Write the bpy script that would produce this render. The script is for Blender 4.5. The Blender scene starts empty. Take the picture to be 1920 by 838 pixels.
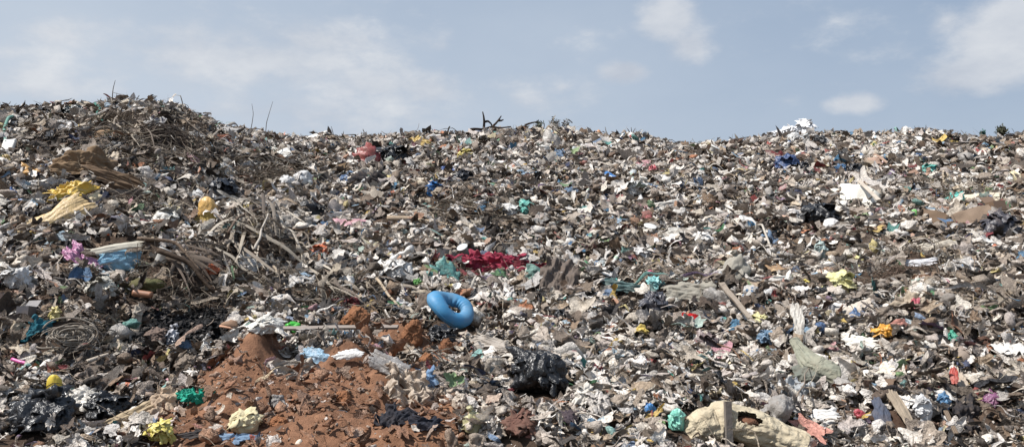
import bpy, math, random
import numpy as np
R = math.radians
rnd = random.Random(7)
rs = np.random.RandomState(11)
scene = bpy.context.scene
COL = scene.collection
F = 1478.0; CAMZ = 1.7; HOR = 419.0

# ------------------------------------------------------------------ noise
def _h(ix, iy, iz, s):
    n = (ix*374761393 + iy*668265263 + iz*2147483647 + s*1274126177).astype(np.int64)
    n = (n ^ (n >> 13)) * 1274126177
    n = n & 0x7fffffff
    n = (n ^ (n >> 16)) & 0xffff
    return n/65535.0
def vn(p, s=0):
    p = np.asarray(p, float)
    i = np.floor(p).astype(np.int64); f = p-i; f = f*f*(3-2*f)
    out = 0
    for a in (0, 1):
        wx = f[:, 0] if a else 1-f[:, 0]
        for b in (0, 1):
            wy = f[:, 1] if b else 1-f[:, 1]
            for c in (0, 1):
                wz = f[:, 2] if c else 1-f[:, 2]
                out = out + wx*wy*wz*_h(i[:, 0]+a, i[:, 1]+b, i[:, 2]+c, s)
    return out*2-1
def ridge(p, s=0): return 1-2*np.abs(vn(p, s))
def creases(Q, seed, n=7, f0=.6, f1=2.6):
    """sum of folded planes: crisp straight creases that fade in and out"""
    r = np.random.RandomState(int(seed*7919) % 100003); out = 0; tot = 0
    W = Q+.16*np.stack([vn(Q*1.3+seed, 1), vn(Q*1.3+seed+9, 2), vn(Q*1.3+seed+17, 3)], 1)
    for k in range(n):
        d = r.normal(size=3); d /= np.linalg.norm(d); f = f0*(f1/f0)**(k/max(1, n-1)); a = f**-.8
        t = W @ d*f+r.uniform(0, 1); tr = 4*np.abs(t-np.floor(t)-.5)-1
        out = out+a*tr*(.35+.65*sstep(-.3, .5, vn(Q*.9+k*5+seed, k+4))); tot += a
    return out/tot*1.6
def n2(x, y, sc, s): 
    return vn(np.stack([x/sc+13.7, y/sc+5.1, np.full_like(x, .37+s)], 1), s)
def sstep(a, b, x):
    t = np.clip((x-a)/(b-a), 0, 1); return t*t*(3-2*t)

# ------------------------------------------------------------------ terrain
YK = [3.0, 5, 6.3, 8, 9.5, 11, 12.5, 15, 18, 21, 25, 29, 34, 40, 52, 75]
TAB = {
 -900: [-.45, -.2, 0, .35, .8, 1.2, 1.6, 2.6, 3.9, 4.65, 4.9, 4.9, 4.7, 3.8, 2.0, -.6],
 0:    [-.45, -.2, 0, .30, .75, 1.15, 1.5, 2.5, 3.8, 4.6, 4.85, 4.9, 4.6, 3.6, 2.0, -.6],
 150:  [-.45, -.2, 0, .28, .62, 1.12, 1.55, 2.4, 3.7, 4.65, 4.75, 4.7, 4.5, 3.4, 2.0, -.6],
 290:  [-.45, -.2, .02, .20, .38, .95, 1.35, 1.9, 3.4, 4.7, 4.6, 4.6, 4.5, 3.4, 2.0, -.6],
 430:  [-.45, -.2, .05, .22, .32, .5, 1.0, 1.6, 2.45, 3.75, 4.35, 4.8, 4.6, 3.6, 2.0, -.6],
 600:  [-.45, -.2, .05, .25, .33, .42, .75, 1.2, 1.85, 2.8, 4.0, 4.8, 4.7, 4.0, 2.0, -.6],
 960:  [-.45, -.25, -.03, .11, .25, .32, .46, .98, 1.75, 2.68, 3.97, 4.88, 4.9, 4.2, 2.4, -.6],
 1400: [-.45, -.27, -.05, .12, .28, .46, .7, 1.15, 1.85, 2.72, 3.88, 4.75, 4.8, 4.2, 2.4, -.6],
 1600: [-.45, -.30, -.08, .32, .42, .62, .85, 1.35, 2.0, 2.85, 3.95, 4.85, 4.8, 4.2, 2.4, -.6],
 1760: [-.45, -.34, -.12, .46, .58, .85, 1.1, 1.6, 2.3, 3.1, 4.05, 4.85, 4.8, 4.2, 2.4, -.6],
 1920: [-.45, -.34, -.12, .46, .62, .9, 1.2, 1.75, 2.4, 3.15, 4.1, 4.8, 4.8, 4.2, 2.4, -.6],
 2900: [-.45, -.3, -.1, .46, .7, 1.0, 1.3, 1.8, 2.5, 3.2, 4.1, 4.8, 4.8, 4.2, 2.4, -.6]}
SKY = [(-900, 208), (0, 206), (60, 204), (120, 212), (175, 208), (210, 194), (290, 193), (340, 210), (385, 232), (430, 243), (500, 252), (560, 262),
       (610, 254), (660, 260), (720, 254), (800, 247), (900, 249), (1000, 244), (1080, 247), (1130, 255), (1185, 250), (1240, 267),
       (1290, 274), (1320, 268), (1400, 267), (1450, 258), (1520, 250), (1600, 257), (1700, 247), (1760, 252), (1850, 262), (1920, 260), (2900, 262)]
GX = np.linspace(-900, 2900, 381); GY = np.linspace(0, 1, 300)
def y2g(y): return (np.log(np.clip(y, 3.0, 75)) - math.log(3.0))/(math.log(75)-math.log(3.0))
def g2y(g): return np.exp(g*(math.log(75)-math.log(3.0))+math.log(3.0))
_yy = g2y(GY)
_cols = sorted(TAB); _prof = np.array([np.interp(_yy, YK, TAB[c]) for c in _cols])
G = np.array([[np.interp(x, _cols, _prof[:, j]) for j in range(300)] for x in GX])
def blur(a, k, ax):
    w = np.exp(-np.linspace(-2, 2, 2*k+1)**2); w /= w.sum()
    pad = [(0, 0), (0, 0)]; pad[ax] = (k, k)
    b = np.pad(a, pad, mode='edge')
    return np.apply_along_axis(lambda v: np.convolve(v, w, 'valid'), ax, b)
G = blur(blur(G, 4, 0), 4, 1)
crest = np.interp(GX, [330, 420, 560], [21, 26, 29.])
sky = np.interp(GX, [a for a, b in SKY], [b for a, b in SKY])
for i, x in enumerate(GX):
    zc = CAMZ + (HOR-sky[i]-9)/F*crest[i]
    dz = zc - np.interp(crest[i], _yy, G[i])
    G[i] += dz*sstep(crest[i]-5, crest[i], _yy)*(1-sstep(crest[i]+12, crest[i]+30, _yy))
    cap = CAMZ + (HOR-sky[i]-9-4)/F*_yy        # nothing behind the crest rises over it
    G[i] = np.where(_yy > crest[i]+.3, np.minimum(G[i], cap), G[i])
BUMPS = [(846, 10.62, .24, .36, .26), (846, 9.85, -.08, .4, .25),   # px, Y, amp, sx, sy  (mounds, clods and hollows of the heap)
 (480, 13.2, .42, .55, .9), (430, 14.3, .3, .6, .6), (300, 11.7, .25, .8, .35), (340, 9.7, -.3, .7, .5), (200, 11.4, .25, 1.2, .3), (80, 8.7, .2, .5, .3), (150, 9.7, .2, .5, .3), (1500, 8.75, .34, .42, .3), (1380, 7.5, .16, .5, .25), (850, 12.9, .12, .5, .3), (380, 12.1, .2, .5, .3), (1700, 11.5, .22, .5, .4),
 (1040, 12.9, .28, .8, .35), (1290, 10.6, .22, .5, .3), (870, 18.5, .3, 1.2, .8), (1450, 15.5, -.2, .7, .5), (1130, 16, -.2, 1, .5),
 (686, 8.25, .36, .12, .13), (650, 7.95, .2, .26, .22), (500, 8.15, .46, .12, .17), (470, 7.75, .3, .2, .26), (590, 7.3, .12, .2, .15), (760, 7.2, .12, .25, .2), (520, 6.9, .14, .15, .15), (430, 7.2, .1, .3, .3), (757, 9.3, .24, .26, .16), (560, 7.0, -.06, .25, .3), (775, 10.1, .18, .13, .12), (663, 10.7, .24, .16, .14),
 (838, 9.2, .13, .14, .14), (700, 7.1, .1, .3, .25), (620, 6.7, .06, .3, .2), (60, 7.4, .1, .4, .3), (1000, 8.0, .2, .4, .3), (1330, 7.0, .05, .4, .3)]
def base(x, y):
    yc = np.clip(y, 3.0, 74.9); px = np.clip(960+F*x/yc, -899, 2899)
    gx = (px+900)/10.0; gy = y2g(yc)*299
    i = np.clip(gx.astype(int), 0, 379); j = np.clip(gy.astype(int), 0, 298); a = gx-i; b = gy-j
    return G[i, j]*(1-a)*(1-b)+G[i+1, j]*a*(1-b)+G[i, j+1]*(1-a)*b+G[i+1, j+1]*a*b
def H(x, y, fine=True):
    x = np.atleast_1d(np.asarray(x, float)); y = np.atleast_1d(np.asarray(y, float))
    z = base(x, y)
    for (px, Y, am, sx, sy) in BUMPS:
        cx = (px-960)/F*Y
        z = z+am*np.exp(-((x-cx)/sx)**2-((y-Y)/sy)**2)
    env = sstep(4, 6.5, y)*(1-sstep(45, 60, y)); so = soil(x, y)
    far = 1-.35*sstep(20, 27, y)
    z = z+env*far*(.13*n2(x*.42+y*.25, y, .62, 12)*(1-.6*so)+so*(.085*n2(x, y, .42, 13)+.05*np.maximum(0, n2(x, y, .2, 14)))+.17*n2(x, y, 2.3, 1)+.15*n2(x, y, 1.1, 2)*(1-.5*so)+.125*n2(x, y, .55, 3)*(1-.5*so)+.045*n2(x, y, .28, 4)*(1+.6*so))
    if fine:
        z = z+env*so*(.045*np.maximum(0, n2(x, y, .16, 5))+.028*n2(x, y, .075, 6)+.012*n2(x, y, .035, 8)-.03*np.maximum(0, n2(x, y, .3, 9)))
        z = z+env*(1-so)*.03*n2(x, y, .12, 7)
    return z
SOIL = [(600, 6.6, 1.2, .6), (560, 5.9, 1.0, .5), (440, 6.1, .6, .5), (740, 6.0, .5, .45), (640, 7.3, .72, .5), (560, 7.0, .62, .4), (450, 7.5, .34, .55), (490, 8.05, .24, .32), (690, 8.3, .26, .3), (770, 9.25, .42, .3), (775, 10.1, .2, .18), (663, 10.65, .26, .2),
        (838, 9.2, .2, .2), (700, 6.7, .6, .55), (400, 6.6, .6, .35), (760, 6.4, .5, .3), (730, 7.7, .25, .2)]
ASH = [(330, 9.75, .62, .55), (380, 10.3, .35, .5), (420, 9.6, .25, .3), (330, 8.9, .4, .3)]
def blob(x, y, L, wob=.35):
    x = np.atleast_1d(x); y = np.atleast_1d(y)
    m = np.zeros_like(x, float)
    for (px, Y, sx, sy) in L:
        cx = (px-960)/F*Y
        m = np.maximum(m, 1.15-((x-cx)/sx)**2*.75-((y-Y)/sy)**2*.75)
    return sstep(.12, .5, m+wob*n2(x, y, .33, 21)+.15*n2(x, y, .12, 22))
def soil(x, y): return blob(x, y, SOIL)
BANK = [(110, 9.2, 1.1, .7), (60, 8.5, .8, .5), (260, 8.3, .6, .4), (380, 12.0, .7, .4), (450, 9.2, .35, .5), (190, 11.2, 1.2, .3), (1790, 6.9, .35, .3)]
def bank(x, y): return blob(x, y, BANK, .6)
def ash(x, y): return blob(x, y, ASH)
def hz(x, y, fine=False): return float(H(x, y, fine)[0])
def normal(x, y, e=.25):
    v = np.array([-(hz(x+e, y)-hz(x-e, y))/(2*e), -(hz(x, y+e)-hz(x, y-e))/(2*e), 1.0]); return v/np.linalg.norm(v)
_ts = np.exp(np.linspace(math.log(5.2), math.log(36), 900))
def spot(px, row):
    """first ground point seen in the direction of (px,row)"""
    x = (px-960)/F*_ts; z = CAMZ+(HOR-row)/F*_ts
    d = z-H(x, _ts, False)
    k = np.nonzero(d < 0)[0]
    if len(k) == 0:
        k = [int(np.argmin(d))]
    Y = _ts[k[0]]
    return np.array([(px-960)/F*Y, Y, hz((px-960)/F*Y, Y)])

# ------------------------------------------------------------------ materials
def lin(c):
    c = np.array(c, float)/255.0
    return tuple(np.where(c <= .04045, c/12.92, ((c+.055)/1.055)**2.4))
MATS = {}
def mat(name, rgb, rough=.6, dirt=.35, dirtcol=(120, 104, 90), scale=9., bump=.25, bscale=30., spec=.4, kind='', trans=0., bdist=.03):
    key = (name, tuple(rgb), rough, dirt, kind)
    if key in MATS: return MATS[key]
    m = bpy.data.materials.new(name); m.use_nodes = True
    nt = m.node_tree; N = nt.nodes; L = nt.links; N.clear()
    out = N.new('ShaderNodeOutputMaterial'); b = N.new('ShaderNodeBsdfPrincipled'); L.new(b.outputs[0], out.inputs[0])
    tc = N.new('ShaderNodeTexCoord')
    no = N.new('ShaderNodeTexNoise'); no.inputs['Scale'].default_value = scale; no.inputs['Detail'].default_value = 5; no.inputs['Roughness'].default_value = .65
    L.new(tc.outputs['Object'], no.inputs['Vector'])
    mr = N.new('ShaderNodeMapRange'); mr.inputs[1].default_value = .42; mr.inputs[2].default_value = .72; mr.inputs[4].default_value = dirt
    L.new(no.outputs[0], mr.inputs[0])
    mx = N.new('ShaderNodeMix'); mx.data_type = 'RGBA'; mx.inputs[6].default_value = (*lin(rgb), 1); mx.inputs[7].default_value = (*lin(dirtcol), 1)
    L.new(mr.outputs[0], mx.inputs[0])
    col = mx.outputs[2]
    if kind == 'wood':
        w = N.new('ShaderNodeTexWave'); w.bands_direction = 'Y'; w.inputs['Scale'].default_value = 6; w.inputs['Distortion'].default_value = 5; w.inputs['Detail'].default_value = 3
        mp = N.new('ShaderNodeMapping'); mp.inputs['Scale'].default_value = (.4, 4, 4); L.new(tc.outputs['Object'], mp.inputs[0]); L.new(mp.outputs[0], w.inputs[0])
        m2 = N.new('ShaderNodeMix'); m2.data_type = 'RGBA'; m2.blend_type = 'MULTIPLY'; m2.inputs[7].default_value = (.55, .5, .45, 1)
        L.new(w.outputs[0], m2.inputs[0]); L.new(col, m2.inputs[6]); col = m2.outputs[2]
    if kind == 'stripe':
        w = N.new('ShaderNodeTexWave'); w.inputs['Scale'].default_value = 22; w.inputs['Distortion'].default_value = 2
        L.new(tc.outputs['Object'], w.inputs[0])
        m2 = N.new('ShaderNodeMix'); m2.data_type = 'RGBA'; m2.blend_type = 'MULTIPLY'; m2.inputs[7].default_value = (.6, .6, .6, 1)
        L.new(w.outputs[0], m2.inputs[0]); L.new(col, m2.inputs[6]); col = m2.outputs[2]
    L.new(col, b.inputs['Base Color'])
    b.inputs['Roughness'].default_value = rough; b.inputs['Specular IOR Level'].default_value = spec
    bn = N.new('ShaderNodeTexNoise'); bn.inputs['Scale'].default_value = bscale; bn.inputs['Detail'].default_value = 4; bn.inputs['Distortion'].default_value = .8
    L.new(tc.outputs['Object'], bn.inputs['Vector'])
    bp = N.new('ShaderNodeBump'); bp.inputs['Strength'].default_value = bump; bp.inputs['Distance'].default_value = bdist
    L.new(bn.outputs[0], bp.inputs['Height']); L.new(bp.outputs[0], b.inputs['Normal'])
    MATS[key] = m
    return m
def print_on(m, rgb, seed):
    """a printed patch on a wrapper"""
    m = m.copy(); nt = m.node_tree; N = nt.nodes; L = nt.links
    b = next(n for n in N if n.type == 'BSDF_PRINCIPLED'); src = b.inputs['Base Color'].links[0].from_socket
    tc = next(n for n in N if n.type == 'TEX_COORD'); v = N.new('ShaderNodeTexVoronoi'); v.inputs['Scale'].default_value = 3.1; v.inputs['Randomness'].default_value = .8
    mp = N.new('ShaderNodeMapping'); mp.inputs['Location'].default_value = (seed*1.3, seed*.7, 0); mp.inputs['Rotation'].default_value = (0, 0, seed); L.new(tc.outputs['Object'], mp.inputs[0]); L.new(mp.outputs[0], v.inputs[0])
    g = N.new('ShaderNodeMath'); g.operation = 'LESS_THAN'; g.inputs[1].default_value = .33; L.new(v.outputs['Distance'], g.inputs[0])
    x = N.new('ShaderNodeMix'); x.data_type = 'RGBA'; L.new(g.outputs[0], x.inputs[0]); L.new(src, x.inputs[6]); x.inputs[7].default_value = (*lin(rgb), 1); L.new(x.outputs[2], b.inputs['Base Color']); return m
def film(rgb, name='plastic_film', rough=.38, dirt=.4): return mat(name, rgb, rough, dirt, bump=.6, bscale=16, spec=.5)
def cloth(rgb, dirt=.35): return mat('cloth', rgb, .9, dirt, bump=.3, bscale=40, spec=.1)
def card(rgb): return mat('cardboard', rgb, .85, .4, bump=.1, spec=.15)
def wood(rgb): return mat('weathered_wood', rgb, .8, .4, kind='wood', bump=.2, spec=.2)
def hard(rgb, rough=.4, dirt=.35): return mat('hard_plastic', rgb, rough, dirt, bump=.05, spec=.4)

def attr_mat(name, rough, spec, noise=.25, sc=25):
    m = bpy.data.materials.new(name); m.use_nodes = True
    nt = m.node_tree; N = nt.nodes; L = nt.links; N.clear()
    out = N.new('ShaderNodeOutputMaterial'); b = N.new('ShaderNodeBsdfPrincipled'); L.new(b.outputs[0], out.inputs[0])
    a = N.new('ShaderNodeAttribute'); a.attribute_name = 'col'
    tc = N.new('ShaderNodeTexCoord'); no = N.new('ShaderNodeTexNoise'); no.inputs['Scale'].default_value = sc; no.inputs['Detail'].default_value = 4
    L.new(tc.outputs['Object'], no.inputs['Vector'])
    mr = N.new('ShaderNodeMapRange'); mr.inputs[1].default_value = .3; mr.inputs[2].default_value = .7; mr.inputs[3].default_value = 1-noise; mr.inputs[4].default_value = 1+noise  # tone noise: dirt, and on the litter crumple shading painted into the colour
    L.new(no.outputs[0], mr.inputs[0])
    vm = N.new('ShaderNodeVectorMath'); vm.operation = 'SCALE'; L.new(a.outputs['Color'], vm.inputs[0]); L.new(mr.outputs[0], vm.inputs['Scale'])
    L.new(vm.outputs[0], b.inputs['Base Color'])
    b.inputs['Roughness'].default_value = rough; b.inputs['Specular IOR Level'].default_value = spec
    bn = N.new('ShaderNodeTexNoise'); bn.inputs['Scale'].default_value = 45; bn.inputs['Detail'].default_value = 3; bn.inputs['Distortion'].default_value = 1
    L.new(tc.outputs['Object'], bn.inputs['Vector'])
    bp = N.new('ShaderNodeBump'); bp.inputs['Strength'].default_value = .9; bp.inputs['Distance'].default_value = .03
    L.new(bn.outputs[0], bp.inputs['Height']); L.new(bp.outputs[0], b.inputs['Normal'])
    return m

# ------------------------------------------------------------------ mesh helpers
def mesh_np(name, V, loops, sizes, smooth=False):
    me = bpy.data.meshes.new(name)
    me.vertices.add(len(V)); me.vertices.foreach_set('co', np.ascontiguousarray(V, np.float32).ravel())
    me.loops.add(len(loops)); me.loops.foreach_set('vertex_index', np.ascontiguousarray(loops, np.int32))
    me.polygons.add(len(sizes))
    st = np.concatenate([[0], np.cumsum(sizes)[:-1]]).astype(np.int32)
    me.polygons.foreach_set('loop_start', st); me.polygons.foreach_set('loop_total', np.asarray(sizes, np.int32))
    me.polygons.foreach_set('use_smooth', np.full(len(sizes), bool(smooth)))
    me.update(calc_edges=True); me.validate()
    return me
def fac(faces):
    return np.array([i for f in faces for i in f], np.int32), np.array([len(f) for f in faces], np.int32)
def obj(name, geo, m, parent=None, loc=(0, 0, 0), smooth=True):
    V, Fc = geo
    l, s = fac(Fc)
    me = mesh_np(name, np.asarray(V, float), l, s, smooth)
    me.materials.append(m)
    o = bpy.data.objects.new(name, me); COL.objects.link(o); o.location = loc
    if parent: o.parent = parent
    return o
def tag(o, label=None, cat=None, group=None, kind=None):
    if label: o['label'] = label
    if cat: o['category'] = cat
    if group: o['group'] = group
    if kind: o['kind'] = kind
    return o
def empty(name, loc):
    e = bpy.data.objects.new(name, None); COL.objects.link(e); e.location = loc; e.empty_display_size = .1; return e
def gridF(n, m, wrap=False):
    f = []
    for i in range(n-1):
        for j in range(m if wrap else m-1):
            a = i*m+j; b = i*m+(j+1) % m
            f.append((a, b, b+m, a+m))
    return f
def join(*gs):
    V = []; Fc = []; o = 0
    for v, f in gs:
        V.append(np.asarray(v, float)); Fc += [tuple(i+o for i in q) for q in f]; o += len(v)
    return np.concatenate(V), Fc
_ico = {}
def ico(sub):
    if sub in _ico: return _ico[sub]
    import bmesh
    bm = bmesh.new(); bmesh.ops.create_icosphere(bm, subdivisions=sub, radius=1)
    bm.verts.ensure_lookup_table()
    V = np.array([v.co[:] for v in bm.verts]); Fc = [tuple(v.index for v in f.verts) for f in bm.faces]; bm.free()
    _ico[sub] = (V, Fc); return _ico[sub]
def blobgeo(dim, seed, sub=4, crump=.22, fr=2.2, pleat=0, npl=14, flat=.55, lump=.25):
    V, Fc = ico(sub); P = V.copy()
    off = np.array([seed*3.1, seed*1.7, seed*.9])
    r = 1+lump*1.2*vn(P*1.1+off, seed)+.35*lump*vn(P*2.3+off, seed+8)+crump*1.25*creases(P, seed+1, 10, .55, fr*1.7)+crump*.2*creases(P, seed+2, 5, fr*2, fr*4)+crump*.12*vn(P*3.5+off, seed+3)
    if pleat:
        th = np.arctan2(P[:, 1], P[:, 0])
        r = r*(1+pleat*np.sin(npl*th+3*vn(P*2+off, seed+5)+2*P[:, 2])*np.clip(.25+P[:, 2], 0, 1)*np.clip(1.05-P[:, 2], 0, 1)**.5)
    P = P*r[:, None]
    P[:, 2] = np.where(P[:, 2] < -flat, -flat+(P[:, 2]+flat)*.25, P[:, 2])
    P[:, 2] -= P[:, 2].min()
    P *= np.array(dim)/np.array([np.ptp(P[:, 0]), np.ptp(P[:, 1]), np.ptp(P[:, 2])])
    return P, Fc
def boxgeo(w, d, h, n=(2, 2, 2), bow=0., seed=0, rag=0.):
    """subdivided box centred on x,y; base z=0; optional bow and ragged ends"""
    import itertools
    nx, ny, nz = n; idx = {}; V = []; Fc = []
    def vid(i, j, k):
        if (i, j, k) not in idx:
            idx[(i, j, k)] = len(V); V.append(((i/nx-.5)*w, (j/ny-.5)*d, k/nz*h))
        return idx[(i, j, k)]
    for i in range(nx):
        for j in range(ny):
            Fc.append((vid(i, j, 0), vid(i, j+1, 0), vid(i+1, j+1, 0), vid(i+1, j, 0)))
            Fc.append((vid(i, j, nz), vid(i+1, j, nz), vid(i+1, j+1, nz), vid(i, j+1, nz)))
    for i in range(nx):
        for k in range(nz):
            Fc.append((vid(i, 0, k), vid(i+1, 0, k), vid(i+1, 0, k+1), vid(i, 0, k+1)))
            Fc.append((vid(i, ny, k), vid(i, ny, k+1), vid(i+1, ny, k+1), vid(i+1, ny, k)))
    for j in range(ny):
        for k in range(nz):
            Fc.append((vid(0, j, k), vid(0, j, k+1), vid(0, j+1, k+1), vid(0, j+1, k)))
            Fc.append((vid(nx, j, k), vid(nx, j+1, k), vid(nx, j+1, k+1), vid(nx, j, k+1)))
    V = np.array(V)
    if bow: V[:, 2] += bow*(1-(2*V[:, 0]/w)**2)
    if rag:
        nn = vn(np.stack([V[:, 0]*9/max(w, d)+seed, V[:, 1]*9/max(w, d), V[:, 0]*0], 1), seed)
        V[:, 0] *= 1+rag*nn; V[:, 1] *= 1-rag*nn*.8
        V[:, 2] += rag*.25*min(w, d)*vn(np.stack([V[:, 0]*3/max(w, d)+seed, V[:, 1]*3/max(w, d), V[:, 0]*0+5], 1), seed+3)
    return V, Fc
def sheetgeo(w, h, seed, amp=.12, n=34, rag=.18, fr=3., thick=.006, curl=.5, dirf=0.):
    """crumpled, ragged sheet in local x,y with z folds; closed (two skins)"""
    u = np.linspace(-1, 1, n); X, Y = np.meshgrid(u, u, indexing='ij'); X = X.ravel(); Y = Y.ravel()
    # square to rounded ragged outline
    r = np.maximum(np.abs(X), np.abs(Y)); th = np.arctan2(Y, X)
    c = np.stack([np.cos(th)*1.7+seed, np.sin(th)*1.7, np.full_like(th, seed*.7)], 1)
    k = 1+rag*1.6*vn(c, seed)+rag*.8*vn(c*2.7, seed+1)+rag*.4*vn(c*6, seed+9)
    sq = 1/np.maximum(np.abs(np.cos(th)), np.abs(np.sin(th))); sh = .45
    k = 1+(k-1)*r**2
    PX = X*k*(sh+(1-sh)/sq); PY = Y*k*(sh+(1-sh)/sq)
    q = np.stack([PX*fr*(.2 if dirf else .42)+seed*2.3, PY*fr*.42*(1.5 if dirf else 1)+seed, np.full_like(PX, seed*.31)], 1)
    s = min(w, h) if not dirf else h
    Z = amp*(1.15*creases(q, seed+2, 10, .3, 2.6)+.3*vn(q*1.2, seed+3)+.12*creases(q, seed+5, 4, 3, 6))
    Z = Z-curl*.35*r**3*(.5+.5*vn(c*1.2, seed+7))
    P = np.stack([PX*w/2+amp*.25*s*vn(q*1.5+9, seed), PY*h/2+amp*.25*s*vn(q*1.5+4, seed+6), Z*s], 1)
    f = gridF(n, n)
    B = P-np.array([0, 0, thick])
    m = n*n; ff = f+[tuple(i+m for i in q_[::-1]) for q_ in f]
    ring = [i*n for i in range(n)]+[(n-1)*n+j for j in range(1, n)]+[i*n+n-1 for i in range(n-2, -1, -1)]+[j for j in range(n-2, 0, -1)]
    for a, b in zip(ring, ring[1:]+ring[:1]): ff.append((a, b, b+m, a+m))
    return np.concatenate([P, B]), ff
def tubegeo(pts, rad, k=6, cap=True):
    pts = np.array(pts, float); rad = np.broadcast_to(np.asarray(rad, float), (len(pts),))
    T = np.gradient(pts, axis=0); T /= np.linalg.norm(T, axis=1)[:, None]+1e-9
    up = np.array([0, 0, 1.]) if abs(T[0, 2]) < .9 else np.array([1., 0, 0])
    V = []
    for p, t, r in zip(pts, T, rad):
        a = np.cross(t, up); a /= np.linalg.norm(a)+1e-9; b = np.cross(t, a); 
        for j in range(k):
            an = 2*math.pi*j/k; V.append(p+r*(math.cos(an)*a+math.sin(an)*b))
    Fc = gridF(len(pts), k, True)
    if cap: Fc += [tuple(range(k))[::-1], tuple((len(pts)-1)*k+j for j in range(k))]
    return np.array(V), Fc
def lathe(prof, k=20, axis='z'):
    V = []
    for r, z in prof:
        for j in range(k):
            a = 2*math.pi*j/k; V.append((r*math.cos(a), r*math.sin(a), z))
    Fc = gridF(len(prof), k, True)+[tuple(range(k))[::-1], tuple((len(prof)-1)*k+j for j in range(k))]
    return np.array(V), Fc
def frame(n, spin=0., lean=0.):
    n = np.array(n, float); n /= np.linalg.norm(n)
    x = np.cross(np.array([0, 0, 1.]), n)
    if np.linalg.norm(x) < .12: x = np.cross(np.array([0, 1., 0]), n)
    x /= np.linalg.norm(x); y = np.cross(n, x)
    c, s = math.cos(spin), math.sin(spin)
    return np.stack([c*x+s*y, -s*x+c*y, n], 1)
def rot(geo, M, off=(0, 0, 0)): return np.asarray(geo[0]) @ np.asarray(M).T+np.array(off), geo[1]
from mathutils import Matrix
def setrot(o, M): o.rotation_euler = Matrix([list(r) for r in M]).to_euler()
def wob(a, b, n, amp, seed, sag=0.):
    a = np.array(a, float); b = np.array(b, float); t = np.linspace(0, 1, n)
    P = a+(b-a)*t[:, None]; L = np.linalg.norm(b-a)
    for d in range(3): P[:, d] += amp*L*np.sin(math.pi*t)**.6*vn(np.stack([t*3+seed, t*0+d*7., t*0+seed], 1), seed+d)
    P[:, 2] += sag*L*np.sin(math.pi*t)
    return P

def loft(cs, rs, seed, nu=96, nv=84, crease=.18, pleat=0., npl=11, squash=.85, hole=None, fine=.0):
    """closed cloth skin along a centre line"""
    cs = np.array(cs, float); t0 = np.linspace(0, 1, len(cs)); t = np.linspace(0, 1, nu)
    C_ = np.stack([np.interp(t, t0, cs[:, i]) for i in range(3)], 1); Rr = np.interp(t, t0, rs)
    for _ in range(14):
        C_[1:-1] = (C_[:-2]+2*C_[1:-1]+C_[2:])/4; Rr[1:-1] = (Rr[:-2]+2*Rr[1:-1]+Rr[2:])/4
    Rr[0] *= .25; Rr[1] *= .7; Rr[-1] *= .5
    T = np.gradient(C_, axis=0); T /= np.linalg.norm(T, axis=1)[:, None]
    S = np.cross(T, np.array([0, 0, 1.])); S /= np.linalg.norm(S, axis=1)[:, None]; U = np.cross(S, T)
    A = np.linspace(0, 2*math.pi, nv, endpoint=False); u, a = np.meshgrid(t, A, indexing='ij'); u = u.ravel(); a = a.ravel(); i = np.repeat(np.arange(nu), nv)
    q = np.stack([u*4+seed, np.cos(a)*1.1, np.sin(a)*1.1], 1)
    k = 1+.16*vn(q*.8, seed)+crease*creases(q, seed+1, 9, .35, 1.7)+pleat*np.abs(np.sin(a*npl/2+2*vn(q, seed+4)))*np.clip(1.1-Rr[i]/max(rs), .08, 1)+fine*creases(q, seed+3, 5, 3, 7)
    V = C_[i]+(Rr[i]*k)[:, None]*(np.cos(a)[:, None]*S[i]+np.sin(a)[:, None]*U[i]*squash)
    f = gridF(nu, nv, True)
    if hole: f = [z for z in f if not (((z[0]//nv)/nu-hole[0])/hole[2])**2+(((z[0] % nv)/nv-hole[1])/hole[3])**2 < 1+.5*float(vn(np.array([[z[0]//nv*.4, (z[0] % nv)*.4, 1.]]), 3)[0])]
    f += [tuple(range(nv))[::-1], tuple((nu-1)*nv+j for j in range(nv))]
    return V, f
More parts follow.
